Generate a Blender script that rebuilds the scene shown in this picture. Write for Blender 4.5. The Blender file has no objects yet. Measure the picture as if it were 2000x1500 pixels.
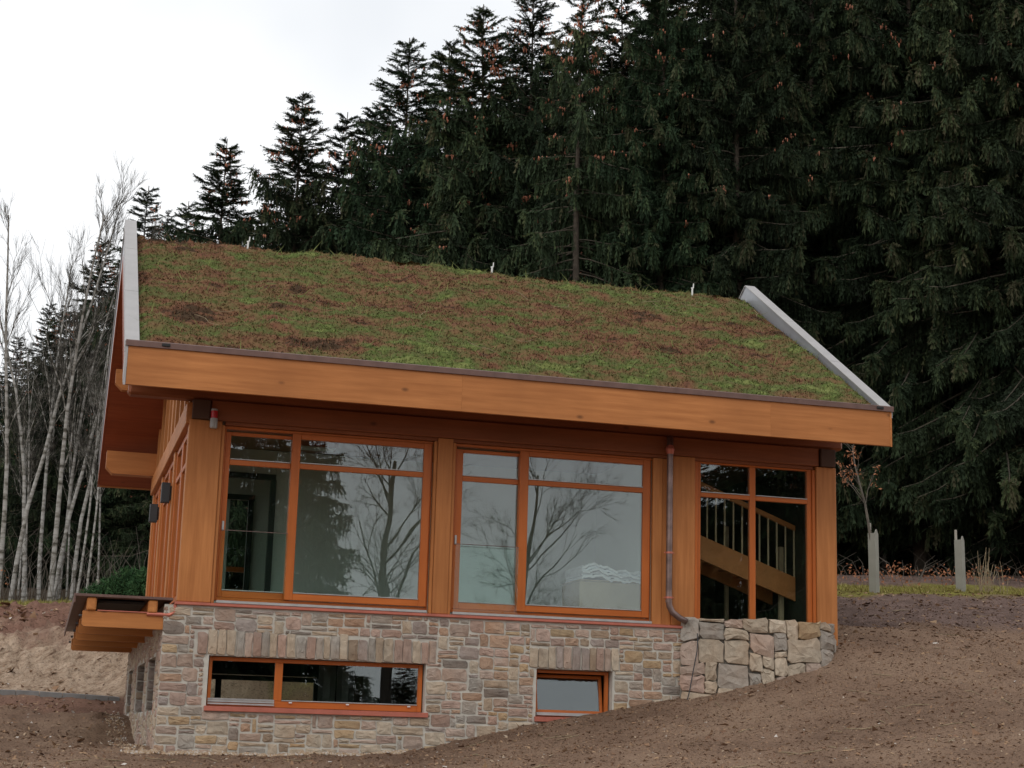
import bpy, math, random
import numpy as np
from mathutils import Vector, Matrix
R = math.radians
scene = bpy.context.scene
COL = scene.collection

# ------------------------------------------------------------------ camera
CP = np.array([-1.85032, -25.44339, -1.84879])
CR = np.array([0.96244567, -0.26997599, 0.02848337])
CU = np.array([-0.08315624, -0.19330528, 0.97760836])
CF = np.array([0.2584248, 0.9432635, 0.20849601])
FPX = 3230.62
cd = bpy.data.cameras.new('camera'); cam = bpy.data.objects.new('camera', cd); COL.objects.link(cam)
cam.matrix_world = Matrix(((CR[0], CU[0], -CF[0], CP[0]), (CR[1], CU[1], -CF[1], CP[1]), (CR[2], CU[2], -CF[2], CP[2]), (0, 0, 0, 1)))
cd.sensor_width = 36; cd.lens = FPX / 2000 * 36; cd.clip_start = .1; cd.clip_end = 2000
scene.camera = cam

def at(px, py, Y):                       # the world point on the plane y = Y seen at a pixel of the photograph
    d = CF * FPX + CR * (px - 1000) - CU * (py - 750)
    return CP + (Y - CP[1]) / d[1] * d
def atx(px, py, X):
    d = CF * FPX + CR * (px - 1000) - CU * (py - 750)
    return CP + (X - CP[0]) / d[0] * d

# ------------------------------------------------------------------ world and sun
w = bpy.data.worlds.new('World'); scene.world = w; w.use_nodes = True
nt = w.node_tree; nt.nodes.clear()
def N(nt, t, **k):
    n = nt.nodes.new(t)
    for a, b in k.items(): setattr(n, a, b)
    return n
SUN_EL, SUN_AZ = 42, 215
sky = N(nt, 'ShaderNodeTexSky', sky_type='NISHITA', sun_disc=False); sky.sun_elevation = R(SUN_EL); sky.sun_rotation = R(SUN_AZ)
b1 = N(nt, 'ShaderNodeBackground'); b1.inputs[1].default_value = .07
b2 = N(nt, 'ShaderNodeBackground'); b2.inputs[1].default_value = 1.0
tc = N(nt, 'ShaderNodeTexCoord'); no = N(nt, 'ShaderNodeTexNoise'); no.inputs['Scale'].default_value = 1.6; no.inputs['Detail'].default_value = 5
no.inputs['Roughness'].default_value = .45
mp = N(nt, 'ShaderNodeMapping'); mp.inputs['Location'].default_value = (.28, .9, .72)
cr = N(nt, 'ShaderNodeValToRGB'); cr.color_ramp.elements[0].position = .25; cr.color_ramp.elements[0].color = (.66, .72, .80, 1)
cr.color_ramp.elements[1].position = .41; cr.color_ramp.elements[1].color = (1.14, 1.15, 1.16, 1)
mx = N(nt, 'ShaderNodeMixShader'); mx.inputs[0].default_value = .92
ow = N(nt, 'ShaderNodeOutputWorld')
L = nt.links.new
L(sky.outputs[0], b1.inputs[0]); L(tc.outputs['Generated'], mp.inputs[0]); L(mp.outputs[0], no.inputs['Vector']); L(no.outputs['Fac'], cr.inputs[0])
L(cr.outputs[0], b2.inputs[0]); L(b1.outputs[0], mx.inputs[1]); L(b2.outputs[0], mx.inputs[2]); L(mx.outputs[0], ow.inputs[0])
sl = bpy.data.lights.new('sun', 'SUN'); sl.energy = .5; sl.angle = R(25); sl.color = (1, .96, .9)
so = bpy.data.objects.new('sun', sl); COL.objects.link(so)
# sky rotation: azimuth clockwise from +Y
sd = Vector((math.sin(R(SUN_AZ)) * math.cos(R(SUN_EL)), math.cos(R(SUN_AZ)) * math.cos(R(SUN_EL)), math.sin(R(SUN_EL))))
so.rotation_euler = sd.to_track_quat('Z', 'Y').to_euler()
vs = scene.view_settings; vs.view_transform = 'Standard'; vs.look = 'None'; vs.exposure = 0; vs.gamma = 1; vs.use_curve_mapping = False
scene.render.engine = 'CYCLES'
scene.cycles.max_bounces = 8; scene.cycles.transparent_max_bounces = 12; scene.cycles.diffuse_bounces = 4
scene.render.resolution_x = 1024; scene.render.resolution_y = 768

# ------------------------------------------------------------------ helpers
rng = np.random.default_rng(7)
random.seed(11)
MAT = {}
def mesh(name, V, F, mats, midx=None, attr=None, smooth=False):
    me = bpy.data.meshes.new(name)
    V = np.asarray(V, dtype=np.float32).reshape(-1, 3)
    if isinstance(F, np.ndarray):
        k = F.shape[1]; me.vertices.add(len(V)); me.vertices.foreach_set('co', V.ravel())
        me.loops.add(F.size); me.loops.foreach_set('vertex_index', F.astype(np.int32).ravel())
        me.polygons.add(len(F)); me.polygons.foreach_set('loop_start', np.arange(0, F.size, k, dtype=np.int32))
        me.polygons.foreach_set('loop_total', np.full(len(F), k, dtype=np.int32))
        me.update(calc_edges=True)
    else:
        me.from_pydata(V.tolist(), [], F); me.update()
    for m in (mats if isinstance(mats, (list, tuple)) else [mats]):
        me.materials.append(MAT[m] if isinstance(m, str) else m)
    if midx is not None: me.polygons.foreach_set('material_index', np.asarray(midx, dtype=np.int32))
    if attr is not None:
        a = me.attributes.new('tint', 'FLOAT', 'POINT'); a.data.foreach_set('value', np.asarray(attr, dtype=np.float32))
    if smooth: me.polygons.foreach_set('use_smooth', np.ones(len(me.polygons), dtype=bool))
    return me
def wl(o):
    p = Vector((0, 0, 0))
    while o: p = p + o.location; o = o.parent
    return p
def tag(o, label=None, cat=None, group=None, kind=None):
    for k, v in (('label', label), ('category', cat), ('group', group), ('kind', kind)):
        if v: o[k] = v
    return o
def empty(name, loc, label, cat, group=None):
    o = bpy.data.objects.new(name, None); COL.objects.link(o); o.location = loc; o.empty_display_size = .2
    return tag(o, label, cat, group)
def part(name, V, F, mats, parent=None, **k):        # V in world coordinates
    V = np.asarray(V, dtype=np.float64).reshape(-1, 3)
    if parent is not None: V = V - np.array(wl(parent))
    o = bpy.data.objects.new(name, mesh(name, V, F, mats, **k)); COL.objects.link(o)
    if parent is not None: o.parent = parent
    return o
class MB:
    def __init__(s): s.V = []; s.F = []; s.M = []
    def add(s, V, F, m=0):
        b = len(s.V); s.V += [tuple(v) for v in V]; s.F += [tuple(i + b for i in f) for f in F]; s.M += [m] * len(F); return s
    def box(s, x0, x1, y0, y1, z0, z1, b=.006, m=0):
        x0, x1 = min(x0, x1), max(x0, x1); y0, y1 = min(y0, y1), max(y0, y1); z0, z1 = min(z0, z1), max(z0, z1)
        b = min(b, (x1 - x0) * .3, (y1 - y0) * .3, (z1 - z0) * .3)
        X = (x0, x1); Y = (y0, y1); Z = (z0, z1); V = []; ix = {}
        for i in (0, 1):
            for j in (0, 1):
                for k in (0, 1):
                    sx, sy, sz = (1, -1)[i], (1, -1)[j], (1, -1)[k]
                    for a in range(3):
                        p = [X[i] + sx * b, Y[j] + sy * b, Z[k] + sz * b]; p[a] = (X[i], Y[j], Z[k])[a]
                        ix[(i, j, k, a)] = len(V); V.append(p)
        F = []
        for a in range(3):
            o1, o2 = [c for c in range(3) if c != a]
            for sd_ in (0, 1):
                q = []
                for u, v in ((0, 0), (1, 0), (1, 1), (0, 1)):
                    c = [0, 0, 0]; c[a] = sd_; c[o1] = u; c[o2] = v; q.append(ix[(*c, a)])
                F.append(q)
        for a in range(3):                    # edges along axis a
            o1, o2 = [c for c in range(3) if c != a]
            for u in (0, 1):
                for v in (0, 1):
                    c0 = [0, 0, 0]; c0[o1] = u; c0[o2] = v; c1 = list(c0); c1[a] = 1
                    F.append([ix[(*c0, o1)], ix[(*c1, o1)], ix[(*c1, o2)], ix[(*c0, o2)]])
        for i in (0, 1):
            for j in (0, 1):
                for k in (0, 1): F.append([ix[(i, j, k, a)] for a in range(3)])
        return s.add(V, F, m)
    def prism(s, poly, axis, a0, a1, m=0):     # poly: 2D points in the other two axes
        n = len(poly); V = []
        for a in (a0, a1):
            for p in poly:
                q = list(p); q.insert(axis, a); V.append(q)
        F = [tuple(range(n)), tuple(range(2 * n - 1, n - 1, -1))] + [(i, (i + 1) % n, n + (i + 1) % n, n + i) for i in range(n)]
        return s.add(V, F, m)
    def tube(s, P, r, n=10, m=0, cap=True):
        P = [Vector(p) for p in P]; r = r if hasattr(r, '__len__') else [r] * len(P); b = len(s.V); prev = None
        for i, p in enumerate(P):
            d = (P[min(i + 1, len(P) - 1)] - P[max(i - 1, 0)]).normalized()
            u = d.orthogonal().normalized() if prev is None else (prev - d * prev.dot(d)).normalized(); prev = u; v = d.cross(u)
            for k in range(n):
                a = 2 * math.pi * k / n; s.V.append(tuple(p + (u * math.cos(a) + v * math.sin(a)) * r[i]))
        for i in range(len(P) - 1):
            for k in range(n):
                s.F.append((b + i * n + k, b + i * n + (k + 1) % n, b + (i + 1) * n + (k + 1) % n, b + (i + 1) * n + k)); s.M.append(m)
        if cap:
            s.F.append(tuple(b + k for k in range(n))); s.M.append(m); e = b + (len(P) - 1) * n
            s.F.append(tuple(e + k for k in range(n - 1, -1, -1))); s.M.append(m)
        return s
    def build(s, name, mats, parent=None, smooth=False):
        o = part(name, s.V, s.F, mats, parent, midx=s.M if isinstance(mats, (list, tuple)) else None)
        me = o.data; import bmesh
        bm = bmesh.new(); bm.from_mesh(me); bmesh.ops.recalc_face_normals(bm, faces=bm.faces); bm.to_mesh(me); bm.free()
        if smooth: me.polygons.foreach_set('use_smooth', [True] * len(me.polygons))
        return o
def bx(name, mat, parent, *a, b=.006): return MB().box(*a, b=b).build(name, mat, parent)

# ------------------------------------------------------------------ materials
def newmat(name):
    m = bpy.data.materials.new(name); m.use_nodes = True; MAT[name] = m
    nt = m.node_tree; return m, nt, nt.nodes['Principled BSDF']
def ramp(nt, fac, stops, interp='LINEAR'):
    r = N(nt, 'ShaderNodeValToRGB'); e = r.color_ramp; e.interpolation = interp
    e.elements[0].position, e.elements[1].position = stops[0][0], stops[-1][0]
    e.elements[0].color = (*stops[0][1], 1); e.elements[1].color = (*stops[-1][1], 1)
    for p, c in stops[1:-1]: x = e.elements.new(p); x.color = (*c, 1)
    nt.links.new(fac, r.inputs[0]); return r.outputs[0]
def noise(nt, scale, detail=4, rough=.55, coord='Object', vec=None, mapscale=None):
    n = N(nt, 'ShaderNodeTexNoise'); n.inputs['Scale'].default_value = scale; n.inputs['Detail'].default_value = detail; n.inputs['Roughness'].default_value = rough
    if vec is None: vec = N(nt, 'ShaderNodeTexCoord').outputs[coord]
    if mapscale:
        mp = N(nt, 'ShaderNodeMapping'); mp.inputs['Scale'].default_value = mapscale; nt.links.new(vec, mp.inputs[0]); vec = mp.outputs[0]
    nt.links.new(vec, n.inputs['Vector']); return n.outputs['Fac']
def mixc(nt, fac, a, b, mode='MIX'):
    m = N(nt, 'ShaderNodeMix', data_type='RGBA', blend_type=mode)
    for i, v in ((0, fac), (6, a), (7, b)):
        if hasattr(v, 'is_output'): nt.links.new(v, m.inputs[i])
        else: m.inputs[i].default_value = v if i == 0 else (*v, 1)
    return m.outputs[2]
def bump(nt, b, h, strength=.3, dist=.01):
    n = N(nt, 'ShaderNodeBump'); n.inputs['Strength'].default_value = strength; n.inputs['Distance'].default_value = dist
    nt.links.new(h, n.inputs['Height']); nt.links.new(n.outputs[0], b.inputs['Normal'])
def wood(name, axis, c0, c1, knot=True, rough=.55):
    m, nt, b = newmat(name); sc = [9, 9, 9]; sc[axis] = .55
    oi = N(nt, 'ShaderNodeObjectInfo'); va = N(nt, 'ShaderNodeVectorMath', operation='ADD'); mu = N(nt, 'ShaderNodeVectorMath', operation='SCALE'); mu.inputs[3].default_value = 17
    cb = N(nt, 'ShaderNodeCombineXYZ')
    for i in range(3): nt.links.new(oi.outputs['Random'], cb.inputs[i])
    nt.links.new(cb.outputs[0], mu.inputs[0]); nt.links.new(N(nt, 'ShaderNodeTexCoord').outputs['Object'], va.inputs[0]); nt.links.new(mu.outputs[0], va.inputs[1])
    g = noise(nt, 1.6, 7, .62, vec=va.outputs[0], mapscale=sc)
    big = noise(nt, .8, 3, vec=va.outputs[0])
    c = ramp(nt, g, [(.32, c0), (.68, c1)])
    c = mixc(nt, ramp(nt, big, [(.35, (0, 0, 0)), (.7, (.45, .45, .45))]), c, tuple(x * .72 for x in c0))
    if knot:
        v = N(nt, 'ShaderNodeTexVoronoi'); v.inputs['Scale'].default_value = 2.3; ms = [1, 1, 1]; ms[axis] = .55
        mp = N(nt, 'ShaderNodeMapping'); mp.inputs['Scale'].default_value = ms; nt.links.new(va.outputs[0], mp.inputs[0]); nt.links.new(mp.outputs[0], v.inputs['Vector'])
        k = ramp(nt, v.outputs['Distance'], [(.03, (.8, .8, .8)), (.095, (0, 0, 0))])
        c = mixc(nt, k, c, tuple(x * .35 for x in c0))
    nt.links.new(c, b.inputs['Base Color']); b.inputs['Roughness'].default_value = rough
    b.inputs['Specular IOR Level'].default_value = .3
    bump(nt, b, g, .25, .004)
OR0, OR1 = (.40, .142, .038), (.56, .222, .068)
for i, a in enumerate('xyz'):
    wood('beamwood_' + a, i, (.21, .062, .022), (.29, .092, .034))  # redder beam tone, with eave shade and red bounce put into the colour
    wood('wood_' + a, i, OR0, OR1)
    wood('frame_' + a, i, (.44, .110, .018), (.56, .150, .028), knot=False, rough=.4)
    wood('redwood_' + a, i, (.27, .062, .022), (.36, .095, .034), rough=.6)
    wood('canopy_' + a, i, (.42, .15, .04), (.60, .24, .07))
def flat(name, col, rough=.6, metal=0, var=.12, scale=6, bmp=.1, spec=.5):
    m, nt, b = newmat(name); f = noise(nt, scale, 6)
    c = ramp(nt, f, [(.3, tuple(x * (1 - var) for x in col)), (.7, tuple(min(1, x * (1 + var)) for x in col))])
    nt.links.new(c, b.inputs['Base Color']); b.inputs['Roughness'].default_value = rough; b.inputs['Metallic'].default_value = metal
    b.inputs['Specular IOR Level'].default_value = spec
    if bmp: bump(nt, b, f, bmp, .01)
flat('verge_metal', (.36, .37, .40), .42, .35, .09, 3, 0)
flat('verge_cap_metal', (.39, .375, .37), .55, .2, .08, 3, 0)
flat('dark_metal', (.045, .045, .05), .5)
flat('brown_copper', (.15, .085, .07), .5, .3, .2, 5)
flat('copper', (.52, .165, .115), .42, .45, .14, 4, .03)
flat('pipe_copper', (.21, .145, .13), .4, .7, .35, 5, .02)
flat('grey_metal', (.45, .45, .44), .4, .4)
flat('white_paint', (.74, .74, .71), .6, 0, .03, 2, 0)
flat('wall_white', (.60, .64, .60), .8, 0, .04, 1, 0)
flat('dark_frame', (.012, .018, .016), .5)
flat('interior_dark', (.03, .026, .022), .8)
flat('interior_floor', (.16, .12, .08), .6)
flat('interior_wood', (.30, .15, .07), .6); flat('end_grain', (.075, .035, .02), .8)
flat('stair_wood', (.66, .25, .085), .6)
flat('baluster_wood', (.66, .50, .34), .6)
flat('cardboard', (.40, .33, .22), .8, 0, .1, 3)
flat('sheet_white', (.80, .83, .90), .6, 0, .1, 8)
flat('red_lens', (.45, .015, .02), .25, 0, .05, 6, 0)
flat('grey_body', (.36, .36, .35), .5)
flat('sconce_grey', (.035, .04, .045), .5, 0, .05)
flat('rubber_black', (.01, .01, .01), .6)
flat('tube_plastic', (.27, .26, .22), .65, 0, .1, 3)
flat('stake_wood', (.36, .33, .28), .8, 0, .2, 9)
flat('mortar', (.52, .49, .43), .95, 0, .16, 5, .5)
flat('dark_mortar', (.24, .215, .18), .95, 0, .3, 9, .5)
flat('concrete', (.24, .235, .23), .9, 0, .2, 4, .4)
flat('cone', (.46, .18, .105), .7, 0, .25, 20)
flat('branch_bark', (.085, .07, .05), .9, 0, .35, 4, .4)
flat('trunk_bark', (.075, .06, .045), .95, 0, .4, 6, .6)
flat('grey_twig', (.12, .10, .08), .9, 0, .3, 4, 0)
flat('beech_leaf', (.34, .14, .065), .8, 0, .45, 9, 0)
flat('dry_stem', (.30, .23, .14), .85, 0, .3, 9, 0)
def stone_mat(name, c, var=.3):
    m, nt, b = newmat(name); oi = N(nt, 'ShaderNodeObjectInfo')
    f = noise(nt, 9, 8, .65); f2 = noise(nt, 1.7, 4); f3 = noise(nt, 45, 4, .6)
    col = ramp(nt, f, [(.3, tuple(x * (1 - var) for x in c)), (.5, c), (.72, tuple(min(.8, x * (1 + var * .8)) for x in c))])
    col = mixc(nt, ramp(nt, f2, [(.42, (0, 0, 0)), (.65, (.5, .5, .5))]), col, (c[0] * .9, c[1] * .72, c[2] * .6))
    hv = N(nt, 'ShaderNodeHueSaturation'); mr = N(nt, 'ShaderNodeMapRange'); mr.inputs[3].default_value = .98; mr.inputs[4].default_value = 1.32
    nt.links.new(oi.outputs['Random'], mr.inputs[0]); nt.links.new(mr.outputs[0], hv.inputs['Value']); nt.links.new(col, hv.inputs['Color'])
    nt.links.new(hv.outputs[0], b.inputs['Base Color']); b.inputs['Roughness'].default_value = .9; b.inputs['Specular IOR Level'].default_value = .2
    ad = N(nt, 'ShaderNodeMath', operation='MULTIPLY_ADD'); ad.inputs[1].default_value = .35; nt.links.new(f3, ad.inputs[0]); nt.links.new(f, ad.inputs[2])
    bump(nt, b, ad.outputs[0], .8, .02)
SM = {'stone_pink': (.355, .275, .225), 'stone_rose': (.345, .25, .205), 'stone_grey': (.30, .27, .235), 'stone_mauve': (.29, .245, .22), 'stone_dark': (.21, .18, .155),
      'stone_ochre': (.36, .265, .165), 'stone_sand': (.39, .325, .25), 'stone_rust': (.35, .24, .17), 'stone_brown': (.29, .225, .165)}
for k_, v_ in SM.items(): stone_mat(k_, v_)
def glass(name, tint, base):
    m, nt, b = newmat(name); nt.nodes.remove(b); out = nt.nodes['Material Output']
    tr = N(nt, 'ShaderNodeBsdfTransparent'); tr.inputs[0].default_value = (*tint, 1)
    gl = N(nt, 'ShaderNodeBsdfGlossy'); gl.inputs['Roughness'].default_value = .0; gl.inputs[0].default_value = (.92, .96, 1, 1)
    lw = N(nt, 'ShaderNodeLayerWeight'); lw.inputs[0].default_value = .5
    fr = N(nt, 'ShaderNodeMath', operation='POWER'); fr.inputs[1].default_value = 5; nt.links.new(lw.outputs['Facing'], fr.inputs[0])
    ad = N(nt, 'ShaderNodeMath', operation='ADD', use_clamp=True); ad.inputs[1].default_value = base
    n1 = noise(nt, .9, 1); bp = N(nt, 'ShaderNodeBump'); bp.inputs['Strength'].default_value = .2; bp.inputs['Distance'].default_value = .012; nt.links.new(n1, bp.inputs['Height'])
    nt.links.new(bp.outputs[0], gl.inputs['Normal'])
    ms = N(nt, 'ShaderNodeMixShader'); nt.links.new(fr.outputs[0], ad.inputs[0]); nt.links.new(ad.outputs[0], ms.inputs[0])
    nt.links.new(tr.outputs[0], ms.inputs[1]); nt.links.new(gl.outputs[0], ms.inputs[2]); nt.links.new(ms.outputs[0], out.inputs[0])
glass('glass', (.88, .93, .90), .085)
glass('clear_glass', (.93, .98, .96), .02)
# soil
def soil(name, a, b_, c, fleck, s=1.0):
    m, nt, b = newmat(name); f = noise(nt, 1.3 * s, 8, .62); f2 = noise(nt, 34 * s, 5, .7); f3 = noise(nt, 90 * s, 2)
    col = ramp(nt, f, [(.32, a), (.5, b_), (.68, c)])
    col = mixc(nt, ramp(nt, f2, [(.35, (.85, .85, .85)), (.55, (0, 0, 0))]), col, tuple(x * .35 for x in a))
    col = mixc(nt, ramp(nt, f3, [(.66, (0, 0, 0)), (.74, (.7, .7, .7))]), col, fleck)
    nt.links.new(col, b.inputs['Base Color']); b.inputs['Roughness'].default_value = 1; b.inputs['Specular IOR Level'].default_value = .1
    bump(nt, b, f2, 1, .05); return m
def ground_mat():
    m, nt, b = newmat('ground')
    co = N(nt, 'ShaderNodeTexCoord').outputs['Object']
    f = noise(nt, .55, 8, .62); f2 = noise(nt, 20, 6, .72); f3 = noise(nt, 60, 2)
    soilc = ramp(nt, f, [(.3, (.20, .128, .090)), (.5, (.29, .190, .132)), (.7, (.36, .245, .170))])
    at_ = N(nt, 'ShaderNodeAttribute', attribute_name='zone'); zone = at_.outputs['Color']
    sp = N(nt, 'ShaderNodeSeparateColor'); nt.links.new(zone, sp.inputs[0])
    rot_ = N(nt, 'ShaderNodeMapping'); rot_.inputs['Rotation'].default_value = (0, R(35), 0); nt.links.new(co, rot_.inputs[0])
    st = noise(nt, 2.6, 8, .72, vec=rot_.outputs[0], mapscale=(.7, 1.2, 4.5))
    bank = ramp(nt, st, [(.34, (.15, .09, .06)), (.43, (.40, .28, .195)), (.52, (.52, .385, .28)), (.7, (.64, .49, .37))])
    grass = ramp(nt, noise(nt, 5, 6), [(.3, (.15, .12, .04)), (.6, (.26, .24, .06)), (.75, (.22, .15, .07))])
    litter = ramp(nt, noise(nt, 4, 8), [(.3, (.022, .018, .012)), (.7, (.075, .05, .03))])
    dark = ramp(nt, noise(nt, 2, 7), [(.3, (.14, .095, .08)), (.7, (.24, .165, .14))])
    red = ramp(nt, noise(nt, 2, 7), [(.3, (.19, .10, .075)), (.7, (.32, .18, .13))])
    col = mixc(nt, sp.outputs[0], soilc, bank)
    col = mixc(nt, sp.outputs[1], col, grass)
    col = mixc(nt, sp.outputs[2], col, litter)
    a2 = N(nt, 'ShaderNodeAttribute', attribute_name='zone2'); s2 = N(nt, 'ShaderNodeSeparateColor'); nt.links.new(a2.outputs['Color'], s2.inputs[0])
    col = mixc(nt, s2.outputs[0], col, dark)
    col = mixc(nt, s2.outputs[1], col, red)
    col = mixc(nt, ramp(nt, f2, [(.34, (.8, .8, .8)), (.47, (0, 0, 0))]), col, (.06, .038, .028))
    col = mixc(nt, ramp(nt, f3, [(.68, (0, 0, 0)), (.74, (.45, .45, .45))]), col, (.50, .40, .32))
    nt.links.new(col, b.inputs['Base Color']); b.inputs['Roughness'].default_value = 1; b.inputs['Specular IOR Level'].default_value = .08
    bump(nt, b, f2, 1, .06)
ground_mat()
def attr_mat(name, stops, rough=.8, trans=0, scale=.7, nz=.35):
    m, nt, b = newmat(name); a = N(nt, 'ShaderNodeAttribute', attribute_name='tint')
    f = noise(nt, scale, 4); ma = N(nt, 'ShaderNodeMath', operation='MULTIPLY_ADD', use_clamp=True); ma.inputs[1].default_value = nz
    sb = N(nt, 'ShaderNodeMath', operation='SUBTRACT'); sb.inputs[1].default_value = .5; nt.links.new(f, sb.inputs[0]); nt.links.new(sb.outputs[0], ma.inputs[0]); nt.links.new(a.outputs['Fac'], ma.inputs[2])
    nt.links.new(ramp(nt, ma.outputs[0], stops), b.inputs['Base Color']); b.inputs['Roughness'].default_value = rough; b.inputs['Specular IOR Level'].default_value = .15
attr_mat('needles', [(0, (.013, .018, .010)), (.35, (.019, .032, .016)), (.7, (.028, .049, .023)), (.9, (.050, .072, .030)), (1, (.070, .070, .036))])
_nt = MAT['needles'].node_tree; _b = _nt.nodes['Principled BSDF']; _src = _b.inputs['Base Color'].links[0].from_socket
_oi = _nt.nodes.new('ShaderNodeObjectInfo'); _hs = _nt.nodes.new('ShaderNodeHueSaturation'); _m1 = _nt.nodes.new('ShaderNodeMapRange'); _m1.inputs[3].default_value = .5; _m1.inputs[4].default_value = 1.3
_m2 = _nt.nodes.new('ShaderNodeMapRange'); _m2.inputs[3].default_value = .47; _m2.inputs[4].default_value = .52; _mm = _nt.nodes.new('ShaderNodeMath'); _mm.operation = 'FRACT'; _mk = _nt.nodes.new('ShaderNodeMath'); _mk.operation = 'MULTIPLY'; _mk.inputs[1].default_value = 7.3
_nt.links.new(_oi.outputs['Random'], _m1.inputs[0]); _nt.links.new(_oi.outputs['Random'], _mk.inputs[0]); _nt.links.new(_mk.outputs[0], _mm.inputs[0]); _nt.links.new(_mm.outputs[0], _m2.inputs[0])
_nt.links.new(_m1.outputs[0], _hs.inputs['Value']); _nt.links.new(_m2.outputs[0], _hs.inputs['Hue']); _nt.links.new(_src, _hs.inputs['Color']); _nt.links.new(_hs.outputs[0], _b.inputs['Base Color'])
attr_mat('green_needles', [(0, (.02, .05, .02)), (.6, (.04, .10, .035)), (1, (.08, .15, .06))])
attr_mat('chips', [(0, (.11, .065, .045)), (.22, (.21, .12, .078)), (.5, (.33, .205, .125)), (.75, (.42, .285, .18)), (.93, (.50, .40, .30)), (1, (.60, .55, .50))], 1, nz=0)
attr_mat('turf', [(0, (.060, .036, .020)), (.15, (.155, .068, .040)), (.38, (.170, .100, .048)), (.55, (.135, .104, .042)), (.72, (.105, .108, .038)), (.9, (.095, .130, .034)), (1, (.17, .19, .06))], 1, scale=2.1, nz=.88)
attr_mat('dry_grass', [(0, (.12, .09, .04)), (.5, (.26, .20, .08)), (.8, (.27, .26, .06)), (1, (.40, .34, .16))], 1, nz=.2)
attr_mat('birch_bark', [(0, (.05, .045, .04)), (.3, (.12, .11, .09)), (.5, (.24, .225, .20)), (.8, (.38, .365, .34)), (1, (.42, .405, .38))], .85, scale=5, nz=2.6)
for n_ in MAT['birch_bark'].node_tree.nodes:
    if n_.type == 'TEX_NOISE':
        nt_ = MAT['birch_bark'].node_tree; mp_ = nt_.nodes.new('ShaderNodeMapping'); mp_.inputs['Scale'].default_value = (.5, .5, 1.5)
        nt_.links.new(n_.inputs['Vector'].links[0].from_socket, mp_.inputs[0]); nt_.links.new(mp_.outputs[0], n_.inputs['Vector']); break

# ------------------------------------------------------------------ terrain
GP = []
def g(px, py, Y): GP.append(tuple(at(px, py, Y)))
def gw(*p): GP.append(p)
for px, py in ((290, 1464), (400, 1468), (560, 1474), (715, 1477), (850, 1458), (960, 1432), (1045, 1412), (1190, 1388), (1330, 1362)): g(px, py, 0)
g(1450, 1345, -.55); g(1550, 1318, -.75); g(1605, 1298, -.6); g(1636, 1262, -.1); g(1640, 1225, 1.5)
for px, Y in ((-200, -2.5), (0, -2.2), (300, -1.8), (700, -2.2), (1000, -4), (1250, -5), (1500, -6.0), (1750, -7), (2000, -8), (2250, -8.5)): g(px, 1502, Y)
g(1200, 1440, -2); g(1500, 1420, -3); g(1750, 1400, -4); g(2000, 1400, -4.6); g(1750, 1310, -1.5); g(2000, 1300, -1.3); g(2200, 1300, -1); g(1800, 1250, .5); g(1700, 1222, 2.2); g(2000, 1226, 2.6); g(2250, 1230, 3)
g(1650, 1215, 3.2); g(2000, 1217, 3.8); g(1650, 1165, 8); g(1850, 1163, 8.6); g(2000, 1163, 9); g(2200, 1165, 10); g(1700, 1148, 11); g(2000, 1150, 12)
g(1700, 1125, 18); g(2000, 1128, 18)
for x, y, z in ((5, 13, .9), (0, 17, .75), (-.5, 19, 1.05), (9, 13, 1.5), (10.9, 8, 1.4), (12, 22, 2.8), (5, 26, 2.5), (0, 30, 2.1), (24, 24, 3.6), (35, 20, 4), (35, 0, 3), (30, -10, 0), (35, 45, 6), (0, 50, 4), (-20, 50, 4)): gw(x, y, z)
g(200, 1457, 3.5); g(100, 1456, 1.8); g(0, 1452, 1); g(0, 1425, 4.5); g(120, 1432, 4.5); g(215, 1440, 5.5); g(180, 1395, 8); g(60, 1402, 8); g(0, 1379, 9.6); g(120, 1366, 10.4); g(236, 1357, 11); g(-200, 1385, 9)
g(236, 1310, 12.4); g(236, 1250, 15); g(100, 1310, 12.5); g(0, 1310, 12); g(100, 1240, 15.6); g(0, 1225, 17); g(0, 1186, 22); g(140, 1186, 22); g(260, 1180, 22); g(-250, 1190, 22); g(-250, 1300, 13); g(0, 1183, 26); g(250, 1176, 26)
for x, y, z in ((-20, 0, -2.3), (-20, 8, -1.7), (-20, 25, 1.8), (-4, 4, -2.25), (-1, 4, -2.22), (-4, -5, -2.62), (3, -6, -2.72), (-10, -5, -2.65), (10, -9, -2.4), (18, -14, -2.5), (-2, -12, -3.1), (8, -16, -3.1), (-2, -25, -3.5), (10, -30, -3.6), (-20, -25, -3.5), (30, -30, -3), (-10, -60, -4.2), (30, -60, -4), (60, -30, -3), (-60, 0, -2.5), (-60, 40, 2.5), (60, 40, 6),
                (0, 90, 10), (50, 90, 12), (-60, 90, 8), (-60, -60, -4.5), (90, -60, -4), (90, 60, 8), (0, 130, 20), (90, 130, 20), (-100, 130, 16)): gw(x, y, z)
for x, y, z in ((1, 10.2, -1.8), (2.5, 10.2, -1.8), (4, 10.2, -1.6), (2.5, 11.2, -1.35), (4.5, 11.5, -.6), (6, 10.5, -.6)): gw(x, y, z)
for x, y, z in ((.5, 3, -2.2), (3, 3, -2.2), (6, 3, -1.6), (10, 3, .1), (3, 8, -1.5), (9, 8, .4), (1, 9.5, -1.8)): gw(x, y, z)
_g = np.array(GP)
def _phi(r): return r                                    # biharmonic in 3D: linear kernel, no overshoot
def _fit():
    P = _g[:, :2]; n = len(P); d = np.linalg.norm(P[:, None] - P[None], axis=2)
    A = np.zeros((n + 3, n + 3)); A[:n, :n] = _phi(d) - .02 * np.eye(n); A[:n, n] = 1; A[:n, n + 1:] = P; A[n:, :n] = A[:n, n:].T
    return np.linalg.solve(A, np.concatenate([_g[:, 2], [0, 0, 0]]))
_w = _fit()
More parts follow.
